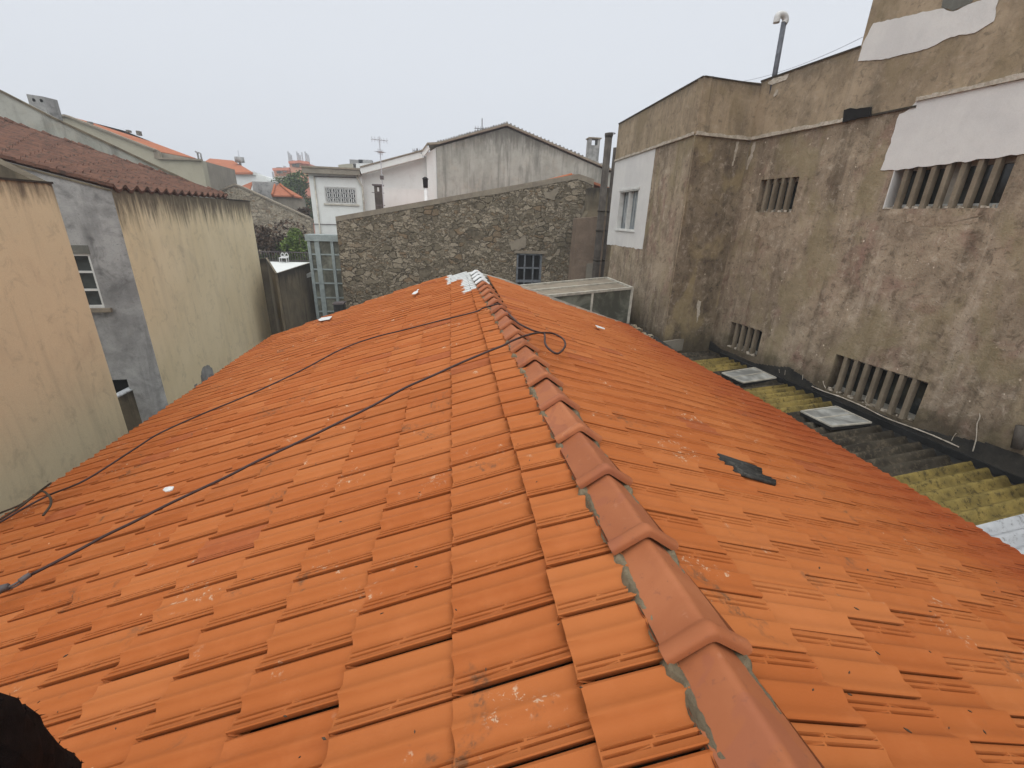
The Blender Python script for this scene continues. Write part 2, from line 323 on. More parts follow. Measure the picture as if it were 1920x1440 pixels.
M['cloth'] = flat('dark_knit_cloth', (.010, .0075, .0075), .95, .4, 60, .1, 0, .9)
M['skyl'] = flat('bark', (.10, .075, .05), .95, .3)
def leafm(name, a, b):
    s = NB(name, .6, .2); r = s.attr('tid').outputs['Fac']; return s.col(s.mix(r, a, b))
M['leafgreen'] = leafm('green_leaf', (.045, .085, .018), (.16, .22, .05))
M['leafdark'] = leafm('dark_green_leaf', (.035, .06, .02), (.12, .16, .06))
M['leafbrown'] = leafm('brown_green_leaf', (.045, .032, .02), (.10, .062, .04))
M['ground'] = plaster('yard_ground', (.20, .18, .15), (.13, .12, .10), (.07, .065, .055), (.3, .28, .24), big=.3)

# ------------------------------------------------------------------ ground
g = MB(); g.add([(-700, -700, GZ), (700, -700, GZ), (700, 900, GZ), (-700, 900, GZ)], [(0, 1, 2, 3)])
tag(g.build('ground', M['ground']), kind='structure')

# ------------------------------------------------------------------ the orange roofed house we stand over
house = thing('tiled_house', 'low house with a wide orange clay tile roof and ridge running away from the viewer', 'house', (.5, 3, GZ))
TP = .187
def ridge_x(y): return float(np.interp(y, [-3, .7, 2.2, 4, 6.6, 9], [.60, .60, .575, .545, .475, .42]))
U = np.array([0, .015, .04, .08, .16, .27, .36, .42, .46, .50, .55, .62, .70, .755, .77, .785, .80, .845, .86, .875, .89, .94, .985, 1.0])
H = np.array([-9, 0, 6.5, 9, 5, 3.5, 9, 13, 12, 5.5, 0, -3, -1, 3, -3.5, -3.5, 4, 4.5, -3.5, -3.5, 5.5, 8, 12, 10])/1000/K*1.7
HR = H.copy(); HR[:4] = np.array([5, 7.5, 8.5, 8.5])/1000/K*1.7; HR[-3:] = np.array([5.5, 4.5, 2.5])/1000/K*1.7
V = np.array([0, .02, .05, .10, .3, .48, .50, .53, .55, .80, .95, .985, 1.0])
U2 = np.array([0, .04, .16, .30, .42, .50, .58, .74, .80, .90, 1.0]); V2 = np.array([0, .05, .5, .95, 1.0])
def build_slope(side):
    pitch = 20 if side < 0 else 19.5
    t = math.tan(rad(pitch)); x0, z0 = (.42, -1.028) if side < 0 else (.72, -1.028)
    if side < 0:
        xs = [.52, .30, -.005]+[-.005-.311*k for k in range(1, 13)]; offs = [.145, .036, .043]+[.138 if k % 2 == 0 else .04 for k in range(1, 13)]
        offs = [.145, .036, .043, .138, .04, .144, .045, .14, .04, .14, .04, .14, .04, .14, .04]; xs[-1] = -3.86
        offs[0] = .145
    else:
        xs = [.63, .93, 1.242, 1.535, 1.835]+[1.835+.30*k for k in range(1, 9)]; offs = [.0, .10, .012, .105]*4
        xs[-1] = 4.15
    vv = []; ff = []; tid = []; base = 0
    for k in range(len(xs)-1):
        xa, xb = xs[k], xs[k+1]
        n0 = int(-2.6/TP)
        for j in range(n0, 60):
            yn = offs[k]+j*TP+(0 if side > 0 else 0)      # near edge of this tile
            yf = yn+TP; yc = (yn+yf)/2; xc = (xa+xb)/2
            # outline of the roof at its far end
            if side < 0:
                lim = np.interp(xc, [-4, -1.3, -.66, 0, .25, .6], [9.75, 10.0, 9.95, 9.5, 9.0, 8.55])
            else:
                lim = np.interp(xc, [.6, 1, 2, 3, 4.2], [8.2, 8.05, 8.1, 8.35, 8.7])
            if yc > lim: continue
            if side > 0 and k == 3 and 1.93 < yc < 2.10: continue     # the missing tile
            near = yc < 5.8 and -3.9 < xc < 4.2
            u = U if near else U2; vq = V if near else V2
            h0 = np.interp(u, U, H if side < 0 else HR)
            hh = np.repeat(h0[:, None], len(vq), 1)
            if near:
                for gi, gv in (((14, 15), (5, 6)), ((18, 19), (7, 8))):
                    for a_ in gi:
                        for b_ in list(gv)+[0, 1, len(vq)-1, len(vq)-2]: hh[a_, b_] = (h0[gi[0]-1]+h0[gi[1]+1])/2
                hh[8:12, 0:4] -= np.array([.022, .018, .010, .0])[None, :]
                hh[9:12, -3:] -= .002
            lift = .023*(vq**1.0)+.005
            jz = rs.uniform(-.0022, .0022); jt = rs.uniform(-.003, .003); jy = rs.uniform(-.0025, .0025); jx = rs.uniform(-.004, .006); jr = rs.uniform(-.004, .004)
            if side < 0 and k == 0: lift = lift+.008*vq
            hh = hh+lift[None, :]+jz+jt*(vq[None, :]-.5)+jr*(u[:, None]-.5)
            uu = u if side < 0 else 1-u[::-1]                # fraction from far to near edge
            if side > 0: hh = hh[::-1, :]
            Yg = (yf-.002-uu*(TP-(.0032 if side < 0 else .0038)))[:, None]+jy+0*vq[None, :]
            # visible part plus a little tucked under the course above
            Xg = (xa+(xb-xa)*(-.03+1.03*vq))[None, :]+(jx*vq)[None, :]+0*uu[:, None]
            # the lower corners of each tile are rounded off
            Xg[:, -1] -= np.sign(xb-xa)*.004*np.exp(-((u-.0)/.05)**2)
            if side > 0:
                sc = 1-.155*np.clip((Yg-4.6)/3.2, 0, 1)**1.2*np.clip((Xg-.9)/3, 0, 1)
                Xg = .72+(Xg-.72)*sc
            Zg = z0-abs(1)*np.abs(Xg-x0)*t*np.where((Xg-x0)*side >= 0, 1, -1)
            nx, nz = side*math.sin(rad(pitch)), math.cos(rad(pitch))
            sag = -.012*np.sin(Yg*.9+xc)-.01*np.sin(Xg*2+Yg*.35)
            Xg = Xg+nx*(hh); Zg = Zg+nz*(hh)+sag*.6
            nu, nv = len(uu), len(vq)
            g = np.stack([Xg, Yg, Zg], -1).reshape(-1, 3); vv.append(g)
            # skirts: lower end and both side laps
            end = g.reshape(nu, nv, 3)[:, -1]-np.array([nx, 0, nz])*(.007 if (side < 0 and k == 0) else .010); vv.append(end)
            end2 = end-np.array([nx, 0, nz])*.020-np.array([side*.040, 0, 0])
            s0 = g.reshape(nu, nv, 3)[0]-np.array([0, 0, .022]); s1 = g.reshape(nu, nv, 3)[-1]+np.array([0, .006, -.026]); vv.append(s0); vv.append(s1)
            I = lambda a, b: base+a*nv+b
            fl = (side > 0)
            for a in range(nu-1):
                for b in range(nv-1):
                    q = (I(a, b), I(a+1, b), I(a+1, b+1), I(a, b+1)); ff.append(q[::-1] if not fl else q)
                q = (I(a, nv-1), I(a+1, nv-1), base+nu*nv+a+1, base+nu*nv+a); ff.append(q[::-1] if not fl else q)
            o1 = base+nu*nv+nu; o2 = o1+nv; o3 = o2+nv
            vv.append(end2)
            for a in range(nu-1):
                q = (base+nu*nv+a, base+nu*nv+a+1, o3+a+1, o3+a); ff.append(q[::-1] if not fl else q)
            for b in range(nv-1):
                q = (I(0, b), I(0, b+1), o1+b+1, o1+b); ff.append(q[::-1] if not fl else q)
                q = (I(nu-1, b+1), I(nu-1, b), o2+b, o2+b+1); ff.append(q[::-1] if not fl else q)
            cnt = nu*nv+2*nu+2*nv; tid.append(np.full(cnt, rs.rand())); base += cnt
    vv = np.concatenate(vv); root = np.array(ROOT[house])
    me = bpy.data.meshes.new('roof_slope')
    w = vv*K; w[:, 2] += CZ; w -= root
    me.from_pydata(w.tolist(), [], ff)
    at = me.attributes.new('tid', 'FLOAT', 'POINT'); at.data.foreach_set('value', np.concatenate(tid))
    me.polygons.foreach_set('use_smooth', [True]*len(me.polygons))
    me.materials.append(M['tile'])
    o = bpy.data.objects.new('roof_slope', me); COL.objects.link(o); o.parent = house; ROOT[o] = ROOT[house]
    try:
        me.set_sharp_from_angle(angle=rad(42))
    except Exception: pass
    return o
build_slope(-1); build_slope(1)
# boards under the tiles and the walls of the house
def sz(x, side): 
    a, x0 = (20, .42) if side < 0 else (19.5, .72); return -1.028-abs(x-x0)*math.tan(rad(a))
m = MB()
m.prism([(.52, -2.6, -1.06), (-3.82, -2.6, sz(-3.82, -1)-.045), (-3.82, 9.7, sz(-3.82, -1)-.045), (-.66, 9.85, sz(-.66, -1)-.045), (.4, 8.5, -1.06)], (0, 0, -.05))
m.prism([(.52, -2.6, -1.06), (4.05, -2.6, sz(4.05, 1)-.045), (4.02, 5, sz(4.02, 1)-.045), (3.5, 8.3, sz(3.5, 1)-.045), (.4, 8.1, -1.06)], (0, 0, -.05))
m.build('underlay', M['fibre'], house)
m = MB(); m.prism([(-3.6, -2.4, GZ), (3.75, -2.4, GZ), (3.75, 5, GZ), (3.35, 8.0, GZ), (.35, 7.9, GZ), (-.6, 9.4, GZ), (-3.6, 9.5, GZ)], (0, 0, -2.72-GZ)); m.build('wall', M['grey'], house)
# black corrugated sheet showing where the tile is missing
m = MB()
for q in range(8):
    y0 = 1.925+q*.025
    m.tube([(1.53+.015*math.sin(q*2.1), y0, sz(1.53, 1)+.040), (1.80+.02*math.sin(q*1.3), y0, sz(1.80, 1)+.040)], .0135, 8)
m.build('exposed_sheet', M['slate'], house, True)

# ridge tiles
def ridge_mesh():
    m = MB(); hw, ht = .112, .080
    prof = []
    for a in (-1, -.97, -.8, -.5, -.22, -.15, -.09, -.04, 0, .04, .09, .15, .22, .5, .8, .97, 1):
        z = ht*(1-abs(a)) if abs(a) >= .15 else ht*(1-(a*a/.15+.15)/2)
        prof.append((a*hw, z+.006))
    ys = [0, .004, .014, .030, .044, .052, .06, .15, .30, .42]
    rx = [.98, 1.02, 1.04, 1.035, .99, .92, .895, .885, .86, .83]
    rz = [.008, .014, .017, .017, .011, .002, 0, -.003, -.012, -.022]
    n = len(prof); vs = []
    for y, a, b in zip(ys, rx, rz): vs += [(x*a, y, z*(.98+.3*(a-1))+b+.012) for x, z in prof]
    inn = [(x*.90, .0, z*.88-.002+.010) for x, z in prof]; inn2 = [(x*.84, .42, z*.86-.030) for x, z in prof]
    fs = [(i*n+k, i*n+k+1, (i+1)*n+k+1, (i+1)*n+k) for i in range(len(ys)-1) for k in range(n-1)]
    b0 = len(vs); vs += inn; b1 = len(vs); vs += inn2
    fs += [(k+1, k, b0+k, b0+k+1) for k in range(n-1)]; L = (len(ys)-1)*n
    fs += [(b0+k+1, b0+k, b1+k, b1+k+1) for k in range(n-1)]
    fs += [(L+k, L+k+1, b1+k+1, b1+k) for k in range(n-1)]
    for e in (0, n-1):
        for i in range(len(ys)-1):
            q = (i*n+e, (i+1)*n+e, b1+e if i == len(ys)-2 else b0+e, b0+e)
        fs.append((e, L+e, b1+e, b0+e))
    m.add(vs, fs); return m
first = None; firstw = None; nr = 0
for j in range(-6, 22):
    y = .684+.3655*j
    if y > 8.3: break
    p = (ridge_x(y), y, -1.000); rot = math.atan2(ridge_x(y)-ridge_x(y+.36), .36)+rs.uniform(-.02, .02)
    white = y > 6.75
    if (firstw if white else first) is None:
        mm = ridge_mesh(); root = ROOT[house]
        me = bpy.data.meshes.new('ridge_tile'); me.from_pydata([Vector(v)*K for v in mm.v], [], mm.f)
        me.polygons.foreach_set('use_smooth', [True]*len(me.polygons)); me.materials.append(M['sealant' if white else 'ridge'])
        try: me.set_sharp_from_angle(angle=rad(50))
        except Exception: pass
        o = bpy.data.objects.new('ridge_tile', me)
        if white: firstw = o
        else: first = o
    else: o = (firstw if white else first).copy()
    COL.objects.link(o); o.parent = house; ROOT[o] = ROOT[house]
    o.location = tow(p)-ROOT[house]; o.rotation_euler = (rs.uniform(-.012, .012), rs.uniform(-.03, .03), rot)
    if white: o['label'] = 'white coated ridge tile at the far end of the ridge'
# bedding mortar squeezed out along both sides of the ridge
for side in (-1, 1):
    m = MB(); vs = []; ny = 1500; prof = [(-.02, .006), (.006, .018), (.012, .012), (.018, -.006), (.024, -.03)]
    for i in range(ny):
        y = -2.2+i*(10.3/ny); 
        ph = ((y-.684) % .3655)/.3655; bulge = .012*math.exp(-((ph-.97)/.06)**2)+.012*math.exp(-((ph)/.06)**2)
        nn = mn.noise(Vector((y*6, side*3, 0)))*.016+mn.noise(Vector((y*27, side*5, 2)))*.009+mn.noise(Vector((y*70, side*5, 7)))*.004-.003
        for q, (a, h) in enumerate(prof):
            x = ridge_x(y)+side*((.084 if side < 0 else .078)+(a+nn*(q > 0)*(1.0 if a > 0 else .3)+bulge*(q > 0)))
            z0 = -1.0-(.165*.0)+h*.8+.006-max(0, (abs(x-.57)-.15))*.36
            vs.append((x, y, z0+mn.noise(Vector((y*40, q*2.0, side)))*.010))
    n = len(prof); fs = []
    for i in range(ny-1):
        for q in range(n-1):
            f = (i*n+q, i*n+q+1, (i+1)*n+q+1, (i+1)*n+q); fs.append(f[::-1] if side < 0 else f)
    m.add(vs, fs); m.build('ridge_mortar', M['mortar'], house, True)
# loose white sealing strips and the far verge
m = MB()
def patch_on(px, side, up=.045, th=.006):
    a = [slope(x, y, side, up) for x, y in px]; m.prism(a, (0, 0, th))
patch_on([(596, 600), (603, 596), (623, 593), (618, 599), (600, 602)], -1); m.build('sealing_strip', M['sealant'], house)
m = MB(); patch_on([(772, 552), (776, 548), (783, 545), (784, 548), (778, 552)], -1); patch_on([(780, 547), (783, 543), (786, 543)], -1); m.build('sealing_strip', M['sealant'], house)
m = MB(); patch_on([(1116, 610), (1120, 611), (1134, 616), (1134, 618), (1120, 614)], 1); m.build('sealing_strip', M['sealant'], house)
m = MB()
vg = [(.42, 8.22, -1.0), (1, 8.1, sz(1, 1)), (2, 8.17, sz(2, 1)), (3, 8.4, sz(3, 1)), (3.42, 8.55, sz(3.42, 1))]
for a, b in zip(vg[:-1], vg[1:]): m.bar(np.array(a)+(0, 0, .03), np.array(b)+(0, 0, .03), .05, .045)
m.build('verge', M['dirtyalu'], house)
m = MB(); m.bar((-3.9, -2.5, sz(-3.9, -1)-.05), (-3.9, 9.7, sz(-3.9, -1)-.05), .05, .07); m.build('eave_gutter', M['darkwall'], house)

# bits lying on the roof
m = MB()
sh = [slope(x, y, -1, .05) for x, y in [(305, 918), (309, 914), (317, 912), (326, 912), (324, 917), (317, 920), (310, 921)]]
cen = sum(sh)/len(sh)+np.array([0, 0, .012]); n = len(sh)
m.add(sh+[cen]+[p-np.array([0, 0, .008]) for p in sh], [(i, (i+1) % n, n) for i in range(n)]+[(i, i+n+1, (i+1) % n+n+1, (i+1) % n) for i in range(n)]+[tuple(range(2*n, n, -1))])
tag(m.build('broken_shell', M['sealant']), 'small broken white shell lying on the left side of the orange roof', 'shell')
m = MB()
for _ in range(55):
    side = random.choice((-1, 1)); px, py = (random.uniform(60, 1100), random.uniform(760, 1430)) if side < 0 else (random.uniform(1200, 1900), random.uniform(900, 1430))
    p = slope(px, py, side, .04)
    if side < 0 and p[0] > .35 or side > 0 and p[0] < .8: continue
    a = random.uniform(0, 6.28); l = random.uniform(.003, .008); w_ = l*random.uniform(.25, .5)
    d = np.array([math.cos(a), math.sin(a), 0])*l; e = np.array([-math.sin(a), math.cos(a), 0])*w_
    m.prism([p-d, p-e, p+d, p+e], (0, 0, .0025))
tag(m.build('leaf_litter', M['rope2']), 'scattered brown leaf crumbs on the orange tiles', 'leaf litter', kind='stuff')

# cables on the roof
def smooth_path(P, n=6):
    P = [np.array(p) for p in P]; out = []
    for i in range(len(P)-1):
        a, b, c, d = P[max(i-1, 0)], P[i], P[i+1], P[min(i+2, len(P)-1)]
        for k in range(n):
            t = k/n; out.append(.5*((2*b)+(c-a)*t+(2*a-5*b+4*c-d)*t*t+(3*b-a-3*c+d)*t**3))
    out.append(P[-1]); return out
A = [slope(x, y, -1, .062) for x, y in [(-30, 992), (0, 979), (50, 950), (95, 927), (162, 899), (255, 840), (300, 812), (380, 776), (465, 741), (560, 697), (640, 655), (700, 633), (760, 618), (830, 600), (890, 585)]]
A += [atz(905, 578, -.97), atz(922, 573, -.895), atz(936, 570, -.90), atz(944, 578, -.98)]
A += [slope(x, y, 1, .06) for x, y in [(960, 595), (972, 606), (985, 613), (1000, 620), (1014, 624)]]
A += [slope(x, y, 1, .09) for x, y in [(1021, 627), (1022, 643), (1030, 655), (1045, 663), (1056, 655), (1060, 645), (1054, 634), (1035, 625), (1010, 624)]]
A += [slope(x, y, 1, .12) for x, y in [(990, 628)]]+[atz(975, 633, -.885), atz(958, 640, -.90), atz(943, 648, -.93)]
A += [slope(x, y, -1, .085) for x, y in [(915, 659), (865, 680), (810, 705), (760, 727), (700, 760), (640, 790), (560, 829), (480, 866), (425, 894), (325, 941), (250, 979), (200, 1003), (150, 1030), (87, 1063), (57, 1078)]]
m = MB(); m.tube(smooth_path(A), .0085, 8)
tag(m.build('roof_cable', M['rope'], smooth=True), 'long dark cable laid across the orange roof, looping over its ridge', 'cable')
m = MB(); T = [slope(x, y, -1, .095) for x, y in [(57, 1077), (47, 1083), (37, 1090)]]; m.tube(T, [.014, .0155, .014], 10)
j = thing('cable_joint', 'black cable coupling with a clamp at the left edge of the orange roof', 'cable joint', slope(30, 1090, -1))
m.build('sleeve', M['iron'], j, True)
m = MB(); m.tube([slope(x, y, -1, .09) for x, y in [(40, 1088), (26, 1096), (12, 1103), (2, 1108)]], .006, 8); m.tube([slope(x, y, -1, .075) for x, y in [(44, 1091), (28, 1100), (8, 1108)]], .005, 8); m.build('fork', M['iron'], j, True)
m = MB(); m.tube([slope(x, y, -1, .10) for x, y in [(14, 1099), (4, 1103), (-10, 1112), (-24, 1120)]], [.016, .020, .022, .02], 10); m.build('clamp', M['iron'], j, True)
m = MB()
m.tube(smooth_path([slope(x, y, -1, u) for x, y, u in [(-20, 970, .07), (0, 962, .07), (37, 947, .075), (60, 932, .085), (75, 921, .10), (84, 914, .12), (95, 906, .15)]]), .0085, 8)
m.tube(smooth_path([slope(x, y, -1, u) for x, y, u in [(-20, 985, .06), (0, 974, .06), (40, 949, .07), (66, 928, .09), (79, 921, .10), (88, 926, .09), (95, 935, .075), (95, 946, .065), (89, 956, .058), (81, 966, .055)]]), .0085, 8)
tag(m.build('rope_end', M['rope2'], smooth=True), 'frayed dark rope ends curling at the left eave of the orange roof', 'rope')

# the photographer's sleeve at the lower left corner
v0 = [atz(x, y, z) for x, y, z in [(-520, 1340, -.34), (-230, 1478, -.42), (-120, 1525, -.50), (-20, 1563, -.58), (70, 1590, -.66), (150, 1620, -.74), (220, 1670, -.80)]]
m = MB(); m.tube(smooth_path(v0, 5), list(np.interp(np.linspace(0, 1, 31), [0, .3, .6, .85, 1], [.075, .075, .062, .05, .044])), 24)
mm = []
for v in m.v:
    q = Vector(v); k = mn.noise(q*60)*.0035+mn.noise(q*14)*.008; mm.append(tuple(q+Vector((k, k*.6, k))))
m.v = mm
for _ in range(1500):
    b = np.array(random.choice(m.v[:24*31])); d = np.array([random.gauss(0, 1) for _ in range(3)]); d /= np.linalg.norm(d); e = np.cross(d, (.3, .5, .8))*.0012
    m.add([b-e, b+e, b+d*random.uniform(.002, .005)], [(0, 1, 2)])
tag(m.build('person', M['cloth']), 'person seen only as a dark fuzzy sleeve in the lower left corner above the roof', 'person')

# ------------------------------------------------------------------ generic wall pieces
def wall_holes(m, fr, s0, s1, z0, zt, holes=(), dep=.22, th=.3, off=0):
    """wall in a frame with real openings; zt is a number or (z at s0, z at s1)"""
    za, zb = zt if isinstance(zt, tuple) else (zt, zt)
    top = lambda s: za+(zb-za)*(s-s0)/(s1-s0)
    ss = sorted({s0, s1, *[h[0] for h in holes], *[h[1] for h in holes]})
    zs = sorted({z0, *[h[2] for h in holes], *[h[3] for h in holes]})+['t']
    for a, b in zip(ss[:-1], ss[1:]):
        for c, d in zip(zs[:-1], zs[1:]):
            sm = (a+b)/2
            if d != 't' and any(h[0] < sm < h[1] and h[2] < (c+d)/2 < h[3] for h in holes): continue
            da, db = (top(a), top(b)) if d == 't' else (d, d)
            m.add([fr.pt(a, c, off), fr.pt(b, c, off), fr.pt(b, db, off), fr.pt(a, da, off)], [(0, 1, 2, 3)])
    for a, b, c, d in holes:
        q = [fr.pt(a, c, off), fr.pt(b, c, off), fr.pt(b, d, off), fr.pt(a, d, off)]; r = [fr.pt(a, c, off-dep), fr.pt(b, c, off-dep), fr.pt(b, d, off-dep), fr.pt(a, d, off-dep)]
        m.add(q+r, [(i, (i+1) % 4, (i+1) % 4+4, i+4) for i in range(4)])
    q = [fr.pt(s0, z0, off), fr.pt(s1, z0, off), fr.pt(s1, top(s1), off), fr.pt(s0, top(s0), off)]
    r = [fr.pt(s0, z0, off-th), fr.pt(s1, z0, off-th), fr.pt(s1, top(s1), off-th), fr.pt(s0, top(s0), off-th)]
    m.add(q+r, [(i, (i+1) % 4, (i+1) % 4+4, i+4) for i in range(4)]+([(7, 6, 5, 4)] if (th > dep or not holes) and not holes else []))
def fbox(m, fr, s0, s1, z0, z1, o0, o1):
    m.prism([fr.pt(s0, z0, o0), fr.pt(s1, z0, o0), fr.pt(s1, z1, o0), fr.pt(s0, z1, o0)], fr.n*(o1-o0))
def rag_patch(fr, px, off=.004, jag=.012, th=.004, step=.05):
    """thin coat of paint with a ragged outline given by corner pixels on the wall plane"""
    q = [np.array(fr.px(*p)) for p in px]; out = []
    for a, b in zip(q, q[1:]+q[:1]):
        L = np.linalg.norm(b-a); n = max(1, int(L/step))
        for i in range(n):
            p = a+(b-a)*i/n; k = mn.noise(Vector((p[0]*9, p[1]*9, 1)))*jag*1.6+mn.noise(Vector((p[0]*30, p[1]*30, 4)))*jag
            t = (b-a)/L; out.append(p+np.array([-t[1], t[0]])*k*(0 if i == 0 else 1))
    m = MB(); m.prism([fr.pt(s_, z_, off) for s_, z_ in out], fr.n*th); return m

# ------------------------------------------------------------------ tall concrete building on the right
YW = -7.53
P0 = atz(1720, 803, -2.5)
FA = Frame(P0, YW, -1)
big = thing('concrete_building', 'tall stained brown concrete building with slatted vents, filling the right side', 'building', FA.pt(4, GZ))
BZ = FA.px(1407, 262)[1]                                  # height of the string course
c1 = atz(1304, 251, BZ); ci = atz(1407, 262, BZ)
FC = Frame(c1, .6, -1)
byaw = math.degrees(math.atan2(*(ci-c1)[:2])); FB = Frame(c1, byaw, 1)
sI = FA.d@ci; sTow = FA.px(1624, 55)[0]
TOPA = FA.px(1425, 155)[1]; TOPC = FC.px(1320, 145)[1]
def hole(fr, p): 
    q = [fr.px(*x) for x in p]; ss = [a for a, b in q]; zz = [b for a, b in q]; return (min(ss), max(ss), min(zz), max(zz))
h1 = hole(FA, [(1690, 314), (1907, 290), (1867, 390)]); h1 = (h1[0], FA.px(1655, 397)[0], h1[2], h1[3])
h2 = hole(FA, [(1427, 338), (1499, 331), (1483, 398)])
h3 = hole(FA, [(1567, 666), (1741, 718), (1700, 790)])
h4 = hole(FA, [(1375, 604), (1429, 622), (1412, 668)])
h1 = (h3[0], FA.px(1653, 397)[0], h1[2], h1[3]); h4 = (h2[0], h2[1], h4[2]-.0, h4[3])
holes = [h1, h2, h3, h4]
BASE = -2.5
m = MB(); wall_holes(m, FA, -6, sI, GZ, BZ, holes, .26, .5); m.build('wall', M['conc'], big)
sC0, sC1 = FC.d@c1, FC.d@atz(1157, 302, BZ)
wc = hole(FC, [(1163, 362), (1198, 354), (1190, 433)])
m = MB(); wall_holes(m, FC, sC0, sC1, GZ, BZ, [wc], .12, .02); m.build('wall', M['conc3'] if False else M['conc'], big, label='projecting brown concrete wall with a white window patch')
sB0, sB1 = FB.d@c1, FB.d@ci
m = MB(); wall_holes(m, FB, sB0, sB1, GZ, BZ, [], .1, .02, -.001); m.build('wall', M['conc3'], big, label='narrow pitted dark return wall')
m = MB(); e = FC.pt(sC1, GZ, -.5); m.prism([FC.pt(sC1, GZ, 0), FC.pt(sC1, GZ, -6), FC.pt(sC1-.4, GZ, -6), FC.pt(sC1-.4, GZ, 0.0)], (0, 0, BZ-GZ)); 
m.prism([FA.pt(-6, GZ, -5), FA.pt(sI+3, GZ, -5), FA.pt(sI+3, GZ, -4.6), FA.pt(-6, GZ, -4.6)], (0, 0, TOPA-GZ)); m.build('back_wall', M['conc'], big)
# parapet above the string course (a hair proud of the wall)
m = MB(); g_ = .012
wall_holes(m, FA, sTow, sI, BZ+.0, (TOPA-.0, TOPA), [], .1, .16, g_); wall_holes(m, FC, sC0, sC1, BZ, TOPC, [], .1, .16, g_); wall_holes(m, FB, sB0-.01, sB1, BZ, (TOPC, TOPA-.02), [], .1, .16, g_)
m.build('parapet', M['conc2'], big)
m = MB(); wall_holes(m, FA, -6, sTow, BZ, BZ+6.5, [], .1, 3.5, g_+.001); m.build('stair_tower', M['conc2'], big, label='taller brown block rising above the parapet with a white painted strip')
m = MB()
fbox(m, FA, sTow+.002, sI, TOPA, TOPA+.022, -.17, .03); fbox(m, FC, sC0, sC1, TOPC, TOPC+.022, -.17, .03); fbox(m, FB, sB0, sB1-.03, TOPC+.001, TOPC+.02, -.15, .028)
m.build('coping', M['darkwall'], big)
m = MB()                                                  # peeling string course
def course(fr, s0, s1, z=BZ, r=.03):
    n = max(2, int(abs(s1-s0)/.06)); 
    for i in range(n):
        a = s0+(s1-s0)*i/n; b = s0+(s1-s0)*(i+1)/n; k = mn.noise(Vector((a*3, z, 2)))*.018+mn.noise(Vector((a*14, z, 5)))*.012
        fbox(m, fr, min(a, b), max(a, b), z-.018, z+.030+max(-.02, k), -.02, g_+r+k*.5)
course(FA, FA.px(1588, 222)[0], sI-.02); m.build('string_course', M['peel'], big); m = MB(); course(FB, sB0, sB1-.03); course(FC, sC0+.03, sC1); m.build('string_course', M['peel'], big); m = MB(); course(FA, 2.2, FA.px(1722, 185)[0], BZ+.075)
m.build('string_course', M['peel'], big)
m = MB(); fbox(m, FA, FA.px(1722, 192)[0], FA.px(1588, 222)[0], BZ-.012, BZ+.012, -.01, g_+.016); m.build('string_course', M['darkwall'], big, label='broken dark stretch of the string course')
m = rag_patch(FA, [(1588, 207), (1600, 203), (1612, 205), (1638, 201), (1637, 219), (1612, 222), (1585, 230)], .03, .008, .03); m.build('black_hole_patch', M['black'], big)  # solid black patch: the darkness of a hole put into its colour
# paint coats
m = rag_patch(FA, [(1722, 186), (1918, 150), (2250, 60), (2250, 245), (1907, 291), (1690, 318), (1652, 319), (1662, 290), (1672, 268), (1688, 214), (1706, 205)], .002, .013, .012)
# keep the coat off the opening by cutting at its upper edge
m.build('white_paint_coat', M['white_paint'], big)
m = MB(); fbox(m, FA, h1[1]-.013, h1[1]-.001, h1[2]+.002, h1[3]-.002, -.19, .004); m.build('painted_reveal', M['white_paint'], big)
m = rag_patch(FA, [(1611, 115), (1622, 78), (1640, 44), (1695, 32), (1772, 16), (1790, 22), (1826, 6), (1876, -12), (1866, 40), (1830, 62), (1785, 70), (1740, 92), (1689, 104), (1657, 112)], .018, .010, .006, .04); m.build('white_paint_coat', M['white_paint'], big)
m = rag_patch(FA, [(1768, 14), (1774, -14), (1832, -40), (1826, 4), (1790, 21)], .0225, .004, .004); m.build('repair_patch', M['palegrey'], big)
m = rag_patch(FA, [(1441, 156), (1452, 147), (1481, 139), (1476, 150), (1462, 155), (1448, 159)], .018, .008, .004, .03); m.build('peeled_spot', M['peel'], big)
m = rag_patch(FA, [(1452, 178), (1457, 168), (1461, 168), (1459, 177), (1453, 182)], .018, .008, .004, .03); m.build('peeled_spot', M['peel'], big)
cpts = [(1157, 304), (1229, 284), (1222, 340), (1213, 395), (1203, 455), (1197, 470), (1185, 469), (1160, 462), (1141, 456), (1146, 380)]
qq = [FC.px(*p) for p in cpts]; ztop = BZ-.02
m = MB(); s_a, s_b = FC.px(1229, 284)[0], sC1-.003; zb_ = FC.px(1197, 470)[1]
W_ = wc
def ragline(s, z, k): return z+mn.noise(Vector((s*6, z, k)))*.03+mn.noise(Vector((s*22, z, k)))*.012
for sa, sb in [(s_a, W_[0]), (W_[1], s_b)]:
    n = 14; P_ = [(sa+(sb-sa)*i/n) for i in range(n+1)]
    bot = [FC.pt(x, ragline(x, zb_+.05*(1-(x-s_a)/(s_b-s_a)), 1), .002) for x in P_]
    side = []
    if sa == s_a: side = [FC.pt(sa+.05*(z_-zb_)/(ztop-zb_)*0+mn.noise(Vector((1, z_*8, 3)))*.02, z_, .002) for z_ in np.linspace(ztop, zb_+.1, 16)]; poly = bot+[FC.pt(sb, ztop, .002)]+side
    else: poly = bot+[FC.pt(sb, ztop, .002), FC.pt(sa, ztop, .002)]
    m.prism(poly, FC.n*.004)
n = 10; P_ = [W_[0]+(W_[1]-W_[0])*i/n for i in range(n+1)]
m.prism([FC.pt(x, ragline(x, zb_+.03, 1), .002) for x in P_]+[FC.pt(W_[1], W_[2], .002), FC.pt(W_[0], W_[2], .002)], FC.n*.004)
